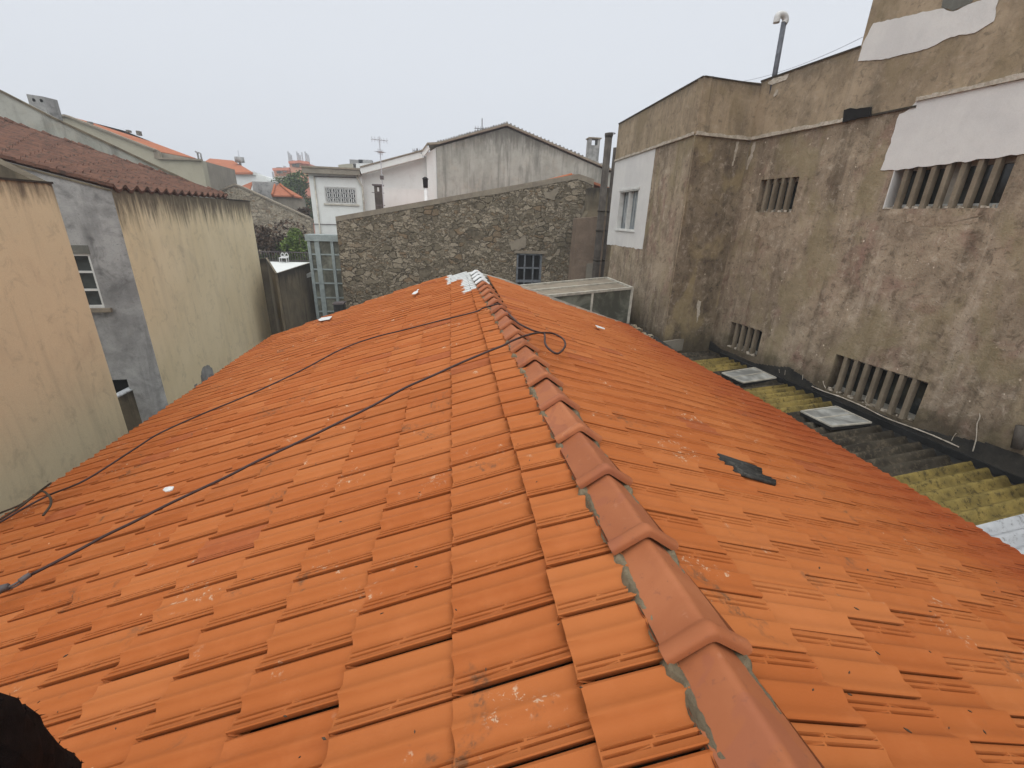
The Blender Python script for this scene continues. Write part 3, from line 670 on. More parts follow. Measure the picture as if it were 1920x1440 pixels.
m.prism([FC.pt(W_[0], W_[3], .002), FC.pt(W_[1], W_[3], .002), FC.pt(W_[1], ztop, .002), FC.pt(W_[0], ztop, .002)], FC.n*.004)
m.build('white_paint_coat', M['white_paint'], big)
M['wash'] = plaster('lime_wash_stain', (.36, .29, .21), (.28, .215, .15), (.13, .10, .07), (.52, .46, .38), big=3, streak=.3, speck=.8, pit=.6, mott=.5)
for fr, px in ((FA, [(1420, 404), (1478, 404), (1470, 422), (1442, 430), (1428, 446), (1414, 440), (1426, 424)]), (FA, [(1700, 404), (1845, 402), (1835, 418), (1760, 424), (1715, 420)]), (FA, [(1370, 400), (1373, 402), (1362, 470), (1352, 505), (1354, 470)])):
    m = rag_patch(fr, px, .0015, .03, .002, .03); m.build('lime_wash_stain', M['wash'], big)
# efflorescence below the string course corner
for fr, px in ((FA, [(1412, 268), (1418, 266), (1409, 300), (1402, 318), (1398, 318)]), (FB, [(1380, 266), (1386, 266), (1378, 300), (1372, 312), (1376, 290)]), (FB, [(1309, 562), (1314, 565), (1312, 590), (1306, 605), (1307, 580)])):
    m = rag_patch(fr, px, .003, .02, .003, .03); m.build('lime_run', M['peel'], big)
# the aluminium sliding window on the white patch
m = MB(); o_ = -.09
a, b, c, d = wc; f_ = .028
for q in ((a, b, d-f_, d), (a, b, c, c+f_), (a, a+f_, c+f_, d-f_), (b-f_, b, c+f_, d-f_)): fbox(m, FC, *q, o_-.05, .014)
w1 = m.build('window', M['alu'], big)
m = MB(); fbox(m, FC, (a+b)/2-.014, (a+b)/2+.014, c+f_, d-f_, o_-.02, .0); fbox(m, FC, a-.03, b+.03, d, d+.05, -.01, .03); fbox(m, FC, a-.02, b+.02, c-.03, c, -.01, .035); m.build('window_frame', M['alu'], w1)
m = MB(); fbox(m, FC, a+f_, b-f_, c+f_, d-f_, o_-.03, o_-.022); m.build('pane', M['midglass'], w1)
m = MB()
for k in range(9):
    s_ = (a+f_)+(b-a-2*f_)*(.05+.1*k)
    if k in (4,): continue
    m.prism([FC.pt(s_, d-f_, o_-.018), FC.pt(s_+.05, d-f_, o_-.018), FC.pt(s_+.05+.03*math.sin(k*2), c+.12+.08*(k % 3), o_-.018), FC.pt(s_-.01, c+.1, o_-.018)], FC.n*.003)
m.build('curtain', M['curtain'], w1)
# slatted vents with real recesses
def vent(h, nf, label, white=False):
    a, b, c, d = h; m = MB()
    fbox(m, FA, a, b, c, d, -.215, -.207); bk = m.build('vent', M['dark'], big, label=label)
    sp = (b-a)/(nf+1); o = None
    for i in range(nf):
        s_ = a+sp*(i+1)
        m = MB(); fbox(m, FA, s_-.027, s_+.027, c, d, -.085, -.004-.0015*(i % 2)); o = m.build('fin', M['reveal'], bk)
    m = MB(); fbox(m, FA, a, b, c, c+.06, -.206, -.16); m.build('sill', M['alu' if white else 'dirtyalu'], bk); m = MB(); fbox(m, FA, a, b, d-.06, d, -.206, -.17)
    if white: fbox(m, FA, (a+b)/2-.03, (a+b)/2+.05, c+.061, d-.061, -.206, -.17)
    m.build('window_frame', M['dirtyalu'], bk)
    m = MB()
    for i in range(int((b-a)*40)):
        s_ = random.uniform(a, b); w_ = random.uniform(.01, .035); o = random.uniform(-.15, 0)
        p = FA.pt(s_, c+.001, o); m.prism([p+FA.d*w_*math.cos(t)+FA.n*w_*math.sin(t)*.8 for t in np.linspace(0, 5.2, 6)], (0, 0, random.uniform(.01, .04)))
    m.build('mortar_crumbs', M['peel'], bk)['kind'] = 'stuff'
vent(h1, 7, 'large vent with seven concrete fins under the white painted patch', True); vent(h2, 4, 'small upper vent with four concrete fins')
vent(h3, 7, 'large lower vent with seven concrete fins above the gutter'); vent(h4, 4, 'small lower vent with four concrete fins near the corner')
m = MB()                                                  # tarred skirting along the wall foot
n = 160
def _inv(a): return any(h[0]-.04 < a < h[1]+.04 for h in (h3, h4))
for i in range(n):
    a = -3+(sI+3)*i/n; b = -3+(sI+3)*(i+1)/n; zt = min(-2.51+.22*max(0, min(max(h[0]-.04-(a+b)/2, (a+b)/2-h[1]-.04) for h in (h3, h4))), -2.5+.16)+mn.noise(Vector((a*2, 0, 0)))*.03+mn.noise(Vector((a*9, 0, 0)))*.015 if 1 else -2.5+.10+.07*max(0, 1-abs(a-8)/6)+mn.noise(Vector((a*2, 0, 0)))*.05+mn.noise(Vector((a*9, 0, 0)))*.02
    fbox(m, FA, a, b, -2.62, zt, .001, .014+.004*mn.noise(Vector((a*4, 3, 0))))
m.build('tarred_skirting', M['ditch'], big)
def crack(fr, px, w_, name='crack_fill', mat='peel', off=.018):
    m = MB(); q = smooth_path([fr.pt(*fr.px(*p), off) for p in px], 5); r = [w_*(.5+.6*abs(mn.noise(Vector(p)*9))) for p in q]; m.tube(q, r, 5); m.build(name, M[mat], big)
crack(FA, [(1524, 724), (1545, 733), (1580, 745), (1620, 762), (1660, 782), (1700, 797), (1725, 806), (1760, 820), (1800, 838)], .014)
crack(FA, [(1838, 774), (1839, 782), (1834, 795), (1833, 812), (1832, 824), (1826, 846)], .010)
crack(FA, [(1795, 812), (1790, 818), (1786, 826)], .007); crack(FA, [(1507, 702), (1506, 712)], .007); crack(FA, [(1545, 714), (1546, 720), (1550, 728)], .009); crack(FA, [(1627, 742), (1624, 752), (1628, 758), (1622, 764)], .008)
crack(FA, [(1462, 692), (1463, 699)], .006); crack(FA, [(1474, 694), (1473, 703)], .006)
m = MB(); q = FA.px(1690, 60)[0]
# downpipe stub at the right edge
m.tube([FA.pt(*FA.px(1922, 798), .05), FA.pt(*FA.px(1912, 840), .05)], .05, 12); m.build('downpipe', M['pipe'], big, True)

# vent pole on the parapet
b0 = np.array(FA.pt(FA.px(1453, 147)[0], TOPA+.0, -.35)); 
k_ = b0[1]; tp = atY(1470, 42, k_); bs = atY(1453, 146, k_); 
bs = np.array([bs[0], k_, TOPA-.4])
vp = thing('vent_pipe', 'slim dark grey pipe with a white hooked cap standing above the concrete parapet', 'vent pipe', bs)
m = MB(); m.tube([bs, tp], .042, 12); m.build('pole', M['greypipe'], vp, True)
m = MB(); q = [atY(x, y, k_) for x, y in [(1470, 44), (1473, 38), (1471, 30), (1465, 27), (1459, 29), (1457, 35), (1455.5, 43)]]; m.tube(smooth_path(q, 4), .052, 12); m.build('hooked_cap', M['pvc'], vp, True)
for k, (a, b) in enumerate(((((1395, 152)), (1640, 58)), ((1482, 133), (1640, 85)))):
    m = MB(); pa, pb = atY(*a, 11), atY(*b, 8.4); q = [pa+(pb-pa)*t-np.array([0, 0, .10*4*t*(1-t)]) for t in np.linspace(0, 1, 14)]; m.tube(q, .0045, 5)
    tag(m.build('overhead_wire', M['wire']), ('upper' if k == 0 else 'lower')+' thin pale wire strung above the parapet behind the white hooked pipe', 'wire', 'wires over the parapet')

# ------------------------------------------------------------------ corrugated lean-to between the orange roof and the concrete wall
lean = thing('corrugated_roof', 'low corrugated roof strip, patched dark, mossy yellow and pale, beside the concrete wall', 'roof', FA.pt(4, GZ, .8))
def sheet(s0, s1, mat, inner=.30, outer=2.4, label=None):
    wl = .166; n = max(2, int(round((s1-s0)/wl*10))); m = MB(); vs = []; 
    for i in range(n+1):
        s_ = s0+(s1-s0)*i/n; z = .036*math.cos(2*math.pi*s_/wl); e = inner+.03*mn.noise(Vector((s_*3, 0, 7)))
        for j in range(5):
            o = e+(outer-e)*j/4; vs.append(FA.pt(s_, -2.56-.045*(o-.3)+z, o))
    nv = len(vs); vs += [v-np.array([0, 0, .012]) for v in vs]
    fs = [(i*5+j, (i+1)*5+j, (i+1)*5+j+1, i*5+j+1) for i in range(n) for j in range(4)]
    fs += [tuple(nv+q for q in f[::-1]) for f in fs]+[(i*5, i*5+nv, (i+1)*5+nv, (i+1)*5) for i in range(n)]
    m.add(vs, fs); m.build('roof_sheet', mat, lean, True, label=label)
for s0, s1, mt, inn, lb in ((7.22, 7.72, 'fibre', .30, None), (6.52, 7.22, 'moss', .24, 'mossy yellow corrugated sheet'), (5.62, 6.52, 'fibre', .33, None), (4.72, 5.62, 'moss', .27, 'mossy yellow corrugated sheet'), (2.98, 4.72, 'fibre', .36, 'dark weathered corrugated sheet'), (2.15, 2.98, 'moss', .27, 'mossy yellow corrugated sheet'), (-2.0, 2.15, 'paleshe', .3, 'pale grey sheet at the near end')):
    sheet(s0, s1, M[mt], inn, label=lb)
m = MB(); fbox(m, FA, -3, sI-.05, -2.70, -2.66, 0.016, .42); fbox(m, FA, -3, 7.6, -2.66, -2.57, .017, .05); fbox(m, FA, -3, 7.9, -3.0, -2.70, .3, 2.3); m.build('gutter', M['gutter'], lean)
m = MB(); q = [atz(x, y, -2.34) for x, y in [(1239, 642), (1290, 634), (1331, 627)]]
for a, b in zip(q[:-1], q[1:]): m.prism([a-(0, 0, .26), b-(0, 0, .26), b, a], (0, .05, 0))
m.build('metal_upstand', M['palegrey'] if False else M['taupe'], lean)
def hatch(pxs, z, label):
    q = [atz(x, y, z) for x, y in pxs]; c = sum(q)/4; m = MB(); m.prism([c+(p-c)*1.0-np.array([0, 0, .055]) for p in q], (0, 0, .05)); o = m.build('skylight', M['gutter'], lean, label=label)
    m = MB(); m.prism([c+(p-c)*.94 for p in q], (0, 0, .006)); m.build('pane', M['leadglass'], o)
    m = MB()
    for i in range(4): m.bar(q[i]+np.array([0, 0, .006]), q[(i+1) % 4]+np.array([0, 0, .006]), .022, .02)
    m.bar((q[0]+q[3])/2+np.array([0, 0, .008]), (q[1]+q[2])/2+np.array([0, 0, .008]), .016, .018); m.build('window_frame', M['dirtyalu'], o)
hatch([(1354, 700), (1414, 690), (1455, 709), (1393, 718)], -2.50, 'smaller skylight, farther along the strip'); hatch([(1502, 772), (1568, 763), (1633, 793), (1559, 800)], -2.50, 'nearer skylight with a cracked pane')

# ------------------------------------------------------------------ glazed box against the wall at the far right roof corner
gb = thing('glass_skylight_box', 'white framed glass box with flat top beyond the right corner of the orange roof', 'skylight', (2.8, 9.5, GZ))
zt = -1.4; A0, A1, A2, A3 = atz(1008, 557, zt), atz(1185, 540, zt), atz(1138, 521, zt), atz(968, 537, zt)
A0 = A1+(A0-A1)*1.15; A3 = A2+(A3-A2)*1.15
dn = np.array([0, 0, -.95])
m = MB()
for a, b in ((A0, A1), (A1, A2), (A2, A3), (A3, A0)): m.bar(a, b, .055, .05)
mid0, mid1 = (A0+A3)/2, (A1+A2)/2; m.bar(mid0, mid1, .05, .045)
m.bar(A1, A1+dn, .06); t_ = .42; fm = A1+(A0-A1)*.40; m.bar(fm, fm+dn, .045)
m.bar(A1+dn*.95, A0+dn*.95, .05); m.bar(A2, A2+dn, .05); m.bar(A0+dn, A0, .05)
m.build('frame', M['dirtyalu'], gb)
m = MB(); m.prism([A0+dn, A1+dn, A1, A0], _n(A2-A1)*.008); m.build('front_pane', M['greyglass'], gb)
m = MB(); ins = lambda p, c: c+(p-c)*.985; cc = (A0+A1+A2+A3)/4
m.prism([p-np.array([0, 0, .02]) for p in (A0, A1, A2, A3)], (0, 0, .008)); m.build('top_pane', M['leadglass'] if False else M['coping'], gb)
m = MB(); m.prism([A1+dn, A2+dn, A2-(0, 0, .03), A1-(0, 0, .03)], (-.01, 0, 0)); m.build('side_pane', M['greyglass'], gb)
m = MB(); m.prism([p+dn*1.02 for p in (A0, A1, A2, A3)], (0, 0, GZ+2.4)); m.build('wall', M['darkwall'], gb)
# rubble ledge between the roof corner and the wall
m = MB()
for _ in range(26):
    t = random.random(); p = atz(1180+t*75+random.uniform(-6, 6), 612+t*48+random.uniform(-6, 6), -2.18); w_ = random.uniform(.03, .09)
    m.prism([p+np.array([w_*math.cos(a)*random.uniform(.7, 1.2), w_*math.sin(a), 0]) for a in np.linspace(0, 5.3, 6)], (0, 0, random.uniform(.02, .07)))
tag(m.build('stone_ledge', M['rubble2']), 'broken stones on the dark ledge between orange roof corner and concrete wall', 'rubble', kind='stuff')
m = MB(); q = [atz(x, y, -2.2) for x, y in [(1172, 606), (1205, 622), (1246, 650), (1262, 662)]]
for a, b in zip(q[:-1], q[1:]): m.prism([a, b, b+(.13, .05, 0), a+(.13, .05, 0)], (0, 0, -1.2))  # narrow ledge carrying the stones, near-black all over
tag(m.build('ledge_wall', M['ditch']), 'dark ledge below the corner of the concrete building', 'wall')

# ------------------------------------------------------------------ rubble stone building behind the ridge
SY = 17.0
FS = Frame((0, SY, 0), 90, 1); FS.n = np.array([0, -1., 0]); FS.c = -SY; FS.d = np.array([1., 0, 0])
def fpx(fr, *p): return fr.px(*p)
st = thing('stone_building', 'old rubble stone building with a small barred window, straight behind the orange ridge', 'building', (0, SY, GZ))
L0 = FS.px(629, 406); L1 = FS.px(1062, 331); L2 = FS.px(1085, 326); L3 = FS.px(1114, 336)
ws = hole(FS, [(969, 476), (1014, 476), (1014, 531)]); ws = (ws[0], ws[1], ws[2]-.55, ws[3])
m = MB()
wall_holes(m, FS, L0[0], ws[0]-.0, GZ, (L0[1]-.12, L0[1]+(L2[1]-L0[1])*(ws[0]-L0[0])/(L2[0]-L0[0])-.12), [], .1, .4)
zA = L0[1]+(L2[1]-L0[1])*(ws[0]-L0[0])/(L2[0]-L0[0])-.12
wall_holes(m, FS, ws[0], L2[0], GZ, (zA, L2[1]-.12), [ws], .18, .4)
wall_holes(m, FS, L2[0], L3[0], GZ, (L2[1]-.12, L3[1]-.12), [], .1, .4)
m.build('wall', M['rubble'], st)
m = MB()
def cop(a, b, h=.17):
    n = 12
    for i in range(n):
        t0, t1 = i/n, (i+1)/n; s0 = a[0]+(b[0]-a[0])*t0; s1 = a[0]+(b[0]-a[0])*t1; y0 = a[1]+(b[1]-a[1])*t0; y1 = a[1]+(b[1]-a[1])*t1
        k0, k1 = [h+.05*mn.noise(Vector((x*2, 1, 1))) for x in (s0, s1)]
        m.prism([FS.pt(s0, y0-k0, .02), FS.pt(s1, y1-k1, .02), FS.pt(s1, y1, .02), FS.pt(s0, y0, .02)], (0, .45, 0))
cop(L0, L2); cop(L2, L3, .2); m.build('coping', M['coping'], st)
m = MB(); e1 = np.array([0, 9, 0]); m.prism([FS.pt(L0[0]+.3, L0[1]-.02, -.45), FS.pt(L2[0]-.05, L2[1]+.02, -.45), FS.pt(L2[0]-.05, L2[1]-.06, -.45), FS.pt(L0[0]+.3, L0[1]-.1, -.45)], e1)
m.prism([FS.pt(L2[0]-.05, L2[1]+.02, -.45), FS.pt(L3[0]+2.5, L3[1]-.7, -.45), FS.pt(L3[0]+2.5, L3[1]-.8, -.45), FS.pt(L2[0]-.05, L2[1]-.06, -.45)], e1)
m.build('roof', M['oldorange'], st)
m = MB(); m.tube([FS.pt(FS.px(1025, 342)[0], FS.px(1025, 340)[1]+.0, -.4), FS.pt(FS.px(1078, 326)[0], FS.px(1078, 327)[1]+.01, -.4)], .07, 8); m.build('roof_edge', M['orange'], st, True)
m = MB(); m.prism([FS.pt(L0[0], GZ, -.4), FS.pt(L0[0], L0[1]-.15, -.4), FS.pt(L0[0]+.3, L0[1]-.15, -.4), FS.pt(L0[0]+.3, GZ, -.4)], (0, 8, 0)); m.build('side_wall', M['darkwall'], st)
# its window
a, b, c, d = ws; m = MB(); fbox(m, FS, a, b, c, d, -.2, -.17); wo_ = m.build('window', M['black'], st)
m = MB()
for q in ((a, b, d-.06, d), (a, a+.07, c, d), (b-.07, b, c, d)): fbox(m, FS, *q, -.17, -.02)
zs_ = d-.62*(d-c)
fbox(m, FS, a, b, zs_-.05, zs_+.03, -.17, -.0)
for i in (1, 2): x = a+(b-a)*i/3; fbox(m, FS, x-.025, x+.025, c, d-.06, -.16, -.04)
fbox(m, FS, a+.07, b-.07, (d-.06+zs_)/2-.02, (d-.06+zs_)/2+.03, -.161, -.039)
m.build('window_frame', M['bluegrey'], wo_)
m = MB(); fbox(m, FS, a-.1, b+.12, d+.001, d+.10, -.02, .03); m.build('lintel', M['coping'], wo_)
# rough cement patches on the stone wall
for k, px in enumerate([[(955, 455), (985, 440), (986, 462), (960, 470)], [(1018, 362), (1050, 352), (1040, 375), (1022, 372)], [(1090, 395), (1100, 378), (1108, 390), (1104, 410), (1088, 414)]]):
    q = [FS.px(*p) for p in px]; m = rag_patch(FS, px, .01, .05, .02, .08); m.build('cement_patch', M['coping'], st)

# lower rose wall, pier and pipes between the stone building and the concrete building
RY = 15.6
def fcy(px, Y): return [atY(x, y, Y) for x, y in px]
m = MB(); m.prism(fcy([(1082, 410), (1140, 404), (1140, 560), (1068, 560)], RY), (0, .5, 0)); rw = tag(m.build('rose_wall', M['rosewall']), 'rough rose brown wall with a flat top between stone building and pipes', 'wall'); ROOT[rw] = Vector(rw.location)
m = MB(); m.prism(fcy([(1108, 352), (1150, 352), (1150, 415), (1096, 408), (1104, 395)], RY+.3), (0, .6, 0)); tag(m.build('dark_pier', M['darkwall']), 'dark mossy masonry pier behind the two tall pipes', 'pier')
m = MB(); q = fcy([(1100, 495), (1112, 493), (1110, 523), (1098, 523)], RY-.03); m.prism(q, (0, .04, 0)); tag(m.build('wall_hatch', M['taupe']), 'small worn hatch door low on the rose brown wall', 'hatch')
for (a, b, r, lab, caps) in (((1142, 250), (1117, 640), .115, 'taller rusty dark flue pipe with a wire ring at its top', 1), ((1155, 277), (1129, 640), .085, 'shorter rusty dark flue pipe behind the taller one', 0)):
    Y = 15.0+.15*(1-caps); pa = atY(*a, Y); pb = np.array([pa[0]-.0, pa[1], GZ])
    t = thing('flue_pipe', lab, 'pipe', pb, 'rusty flue pipes'); m = MB(); m.tube([pb, (pb+pa)/2, pa], [r*1.02, r, r*.97], 14); m.build('pipe', M['pipe'], t, True)
    for z in (-.35, .25, -1.3): m = MB(); m.tube([(pa[0], pa[1], z), (pa[0], pa[1], z+.05)], r*1.14, 14); m.build('collar', M['darkwall'], t, True)
    if caps:
        m = MB(); m.tube([pa+np.array([r*1.15*math.cos(x)+.06, r*1.15*math.sin(x), 0]) for x in np.linspace(0, 6.283, 16)], .012, 5, False); m.build('wire_ring', M['iron'], t)
        m = MB(); m.tube([pa-(0, 0, .12), pa-(0, 0, .05), pa], [r*1.0, r*1.12, r*1.12], 14); m.build('rim', M['pipe'], t, True)

# ------------------------------------------------------------------ left: grey gabled house with a long cream side wall
v = ray(208, 355); LA = v*(-5.5/v[0]); FL = Frame(LA, YW, 1); FG = Frame(LA, 90+YW, 1)
lh = thing('plastered_house', 'grey rendered house with an old dark red tile roof and streaked cream side wall', 'house', (LA[0]-1.5, LA[1]+3, GZ))
sA, sB, sF = FL.px(208, 355)[0], FL.px(468, 378)[0], FL.px(425, 369)[0]; zA_, zB_ = FL.px(208, 355)[1], FL.px(468, 378)[1]
m = MB(); wall_holes(m, FL, sA, sB, GZ, (zA_, zB_), [], .1, .02); m.build('side_wall', M['cream'], lh)
m = MB(); fbox(m, FL, sF, sB+.01, zB_, zB_+.03, -.3, .02); m.build('coping', M['darkwall'], lh)
gA = FG.px(208, 355); gL = FG.px(0, 300); slp = (gL[1]-gA[1])/(gL[0]-gA[0]); g0 = gA[0]-5.0
wg = hole(FG, [(136, 476), (163, 476), (196, 577), (170, 577)]); wg = (FG.px(118, 476)[0], FG.px(167, 476)[0], wg[2], wg[3])
dg = (FG.px(200, 712)[0]-.25, FG.px(238, 711)[0], FG.px(238, 711)[1]-1.9, FG.px(238, 711)[1])
m = MB(); wall_holes(m, FG, g0, gA[0]-.001, GZ, (gA[1]+slp*(-5.0), gA[1]), [wg, dg], .16, .28, .004); m.build('gable_wall', M['grey'], lh)
def fwin(fr, h, parent, rails, mat='alu', dep=.1, f_=.05, gl='dark', mull=0):
    a, b, c, d = h; m = MB()
    for q in ((a, b, d-f_, d), (a, b, c, c+f_), (a, a+f_, c+f_, d-f_), (b-f_, b, c+f_, d-f_)): fbox(m, fr, *q, -dep, -.012)
    w = m.build('window', M[mat], parent)
    for k in range(rails): m = MB(); z = c+(d-c)*(k+1)/(rails+1); fbox(m, fr, a+f_, b-f_, z-.015, z+.015, -dep+.01, -.03); m.build('glazing_bar', M[mat], w)
    for k in range(mull): m = MB(); s_ = a+(b-a)*(k+1)/(mull+1); fbox(m, fr, s_-.015, s_+.015, c+f_, d-f_, -dep+.012, -.032); m.build('glazing_bar', M[mat], w)
    m = MB(); fbox(m, fr, a+f_, b-f_, c+f_, d-f_, -dep+.002, -dep+.01); m.build('pane', M[gl], w)
    return w
w = fwin(FG, wg, lh, 2, 'alu', .12, .035)
m = MB(); fbox(m, FG, wg[0]-.1, wg[1]+.1, wg[2]-.07, wg[2]-.001, -.01, .06); m.build('sill', M['coping'], w)
m = MB(); fbox(m, FG, wg[0]-.06, wg[1]+.02, wg[3]+.001, wg[3]+.14, -.01, .012); m.build('lintel', M['palegrey'], w)
m = MB(); fbox(m, FG, *dg, -.18, -.16); dr = m.build('door', M['black'], lh)
m = MB(); fbox(m, FG, dg[0], dg[1], dg[2], dg[2]+.9, -.155, -.13); fbox(m, FG, dg[1]-.05, dg[1], dg[2]+.9, dg[3], -.155, -.11); m.build('door_panel', M['gutter'], dr)
m = rag_patch(FL, [(376, 705), (379, 690), (388, 684), (397, 690), (401, 706), (400, 722), (378, 724)], .003, .02, .004, .05); m.build('cement_patch', M['grey'], lh)
m = rag_patch(FL, [(364, 722), (369, 719), (370, 728), (365, 731)], .003, .01, .004, .05); m.build('cement_patch', M['grey'], lh)
# its tile roof: a bilinear sheet of rolls between the two verges
def tile_roof(P00, P01, P10, P11, n, mat, parent, amp=.035, cj=14, name='roof', th=.05, sub=10):
    """P00-P01 near verge (eave to top), P10-P11 far verge; rolls run down the slope"""
    P00, P01, P10, P11 = [np.array(p, float) for p in (P00, P01, P10, P11)]
    nr = _n(np.cross(P10-P00, P01-P00)); nr = nr if nr[2] > 0 else -nr
    nu = n*sub; vs = []
    cr = cj*2+1
    for i in range(nu+1):
        u = i/nu
        for j in range(cr+1):
            t = (j//2+(j % 2)*.97)/((cr+1)/2)
            p = (P00*(1-u)+P10*u)*(1-t)+(P01*(1-u)+P11*u)*t
            ph = u*n*2*math.pi; k = math.cos(ph); h = amp*(k if k > 0 else k*.55)+(0 if j % 2 else .012)+mn.noise(Vector((i//sub*1.7, j//2*1.3, n)))*.008
            vs.append(p+nr*h)
    N = len(vs); vs += [v-nr*th for v in vs]; w_ = cr+1
    f = [(i*w_+j, (i+1)*w_+j, (i+1)*w_+j+1, i*w_+j+1) for i in range(nu) for j in range(cr)]
    f += [tuple(N+q for q in x[::-1]) for x in f]
    f += [(i*w_, i*w_+N, (i+1)*w_+N, (i+1)*w_) for i in range(nu)]+[(j, j+1, j+1+N, j+N) for j in range(cr)]
    m = MB(); m.add(vs, f); return m.build(name, mat, parent)
F2 = Frame(FL.pt(sF, 0), 90+YW, 1)
def e3(fr, a, b, k):      # extend a line through two pixels beyond the frame edge
    p, q = fr.pt(*fr.px(*a)), fr.pt(*fr.px(*b)); return p+(q-p)*k
tile_roof(FG.pt(*FG.px(208, 354))+(.03, 0, .015), e3(FG, (208, 354), (0, 299), 1.6)+(0, 0, .02), F2.pt(*F2.px(425, 369))+(.03, 0, .01), e3(F2, (425, 369), (0, 226), 1.35), 15, M['oldtile'], lh, .055, 10)
m = MB(); a, b = F2.pt(*F2.px(425, 369)), e3(F2, (425, 369), (0, 226), 1.35); L_ = np.linalg.norm(b-a)
for i in range(46):
    p = a+(b-a)*i/46; q = a+(b-a)*(i+1.15)/46; k = random.uniform(.03, .07); m.tube([p+(0, -.03, k*.6+random.uniform(-.01, .015)), q+(0, -.03, k*.6+.02)], [k*.9, k*1.1], 7)
m.build('verge_tile', M['oldtile'], lh, True)
m = MB(); a, b = FG.pt(*FG.px(207, 353)), e3(FG, (208, 354), (0, 299), 1.6); m.bar(a+(0, -.0, -.03), b+(0, -.0, -.03), .05, .03); m.build('verge', M['darkwall'], lh)
# alley wall with a metal strip
a, b = atz(213, 750, -3.35), atz(288, 711, -3.2); m = MB(); aw = thing('alley_wall', 'short mouldy garden wall with a thin metal strip, between the peach and cream walls', 'wall', (a+b)/2*np.array([1, 1, 0])+np.array([0, 0, GZ]))
dr_ = _n(b-a); pr = np.array([dr_[1], -dr_[0], 0]); pr = pr if pr[1] > 0 else -pr
b = b+(b-a)*.02; a = a-(b-a)*.5
m.prism([(a[0], a[1], GZ), (b[0], b[1], GZ), b, a], pr*.14); m.build('wall', M['darkwall'], aw)
m = MB(); m.prism([a, b, b+(0, 0, .025), a+(0, 0, .025)], pr*.15); m.build('metal_strip', M['paleshe'], aw)

# nearer house: peach wall
v = ray(97, 345); LB = v*(-5.0/v[0]); FN = Frame(LB, YW, 1)
nh = thing('peach_house', 'nearer house at the left edge with a tall peach plaster wall', 'house', (LB[0]-1, 3, GZ))
sN, zN = FN.px(97, 345); z0n = FN.px(0, 333)[1]; s0n = FN.px(0, 333)[0]
m = MB(); wall_holes(m, FN, -3, sN, GZ, (z0n+(z0n-zN)/(s0n-sN)*(-3-s0n), zN), [], .1, .35); m.build('side_wall', M['peach'], nh)
m = MB(); fbox(m, FN, -3, sN+.01, zN+.0, zN+.025, -.36, .015); m.build('coping', M['darkwall'], nh)
FNG = Frame(FN.pt(sN-.02, 0), 90+YW, 1)
m = MB(); p = [FNG.pt(*FNG.px(x, y)) for x, y in [(97, 344), (88, 340), (0, 297), (-200, 200), (-200, 420), (97, 420)]]; m.prism(p, (0, -.2, 0)); m.build('gable_wall', M['darkwall'], nh)
tile_roof(FN.pt(-2, z0n-.05, -.36), FN.pt(-2, z0n+.62, -3.0), FN.pt(sN-.9, zN-.05, -.36), FN.pt(sN-.9, zN+.62, -3.0), 26, M['oldtile'], nh, .04, 8)

# taller pale gable wall behind, with its chimney
FH = Frame(FL.pt(sF+.35, 0), 90+YW, 1)
th = thing('pale_gabled_house', 'pale grey gable wall with a blocky chimney rising behind the dark red roof', 'house', FH.pt(FH.px(100, 300)[0], GZ))
tp = [FH.pt(*FH.px(x, y)) for x, y in [(-300, 32), (0, 170), (100, 221), (205, 270), (300, 315), (415, 368)]]
m = MB(); m.prism([(tp[0][0], tp[0][1], GZ)]+tp+[(tp[-1][0], tp[-1][1], GZ)], (.02, .12, 0)); m.build('gable_wall', M['palegrey'], th)
m = MB()
for a, b in zip(tp[:-1], tp[1:]): m.bar(a+(0, .0, .0), b+(0, .0, .0), .06, .05)
m.build('verge', M['darkwall'], th)
FK = Frame(FH.pt(0, 0, -1.2), 90+YW, 1)
cs = [FK.px(x, y) for x, y in [(49, 176), (81, 181)]]; m = MB(); m.prism([FK.pt(cs[0][0], -.3), FK.pt(cs[1][0], -.3), FK.pt(*cs[1]), FK.pt(*cs[0])], (.06, .38, 0)); chm = m.build('chimney', M['grey'], th)
d_ = cs[1][0]-cs[0][0]
for k in (.35, .8): m = MB(); p = FK.pt(cs[0][0]+d_*k, cs[0][1]-.13); m.tube([p+(0, -.004, 0), p+(0, .02, 0)], .04, 10); m.build('flue_opening', M['black'], chm)

# ------------------------------------------------------------------ yard corner: mouldy low walls, terrace, railing, plants
m = MB(); ZL = -1.9
C_, E_ = [atz(x, y, ZL) for x, y in [(521, 512), (580, 493)]]; D_ = atY(501, 483, 17.9); G_ = atY(481, 489, 17.6)
def lowwall(a, b, t=.06):
    d = _n(b-a); p = np.array([-d[1], d[0], 0]); p = p if p[0] < 0 else -p; return [(a[0], a[1], GZ), (b[0], b[1], GZ), b, a], p*t
m.prism(*lowwall(C_+(0, -.05, 0), D_)); m.prism([(G_[0]-.4, G_[1], GZ), (D_[0]+.04, D_[1]-.1, GZ), D_+(.04, -.1, 0), G_+(-.4, 0, 0)], (0, .15, 0)); w1 = m
tag(w1.build('yard_wall', M['darkwall']), 'mouldy low yard wall running back beside the cream wall', 'wall', 'low yard walls')
m = MB(); a, b = C_+(.012, 0, 0), E_+(.012, 0, 0); m.prism(*lowwall(a, b)); tag(m.build('yard_wall', M['darkwall']), 'dark low yard wall between the corner and the glass stairwell', 'wall', 'low yard walls')
TZ = -2.25; fe = atz(540, 491, TZ)[1]
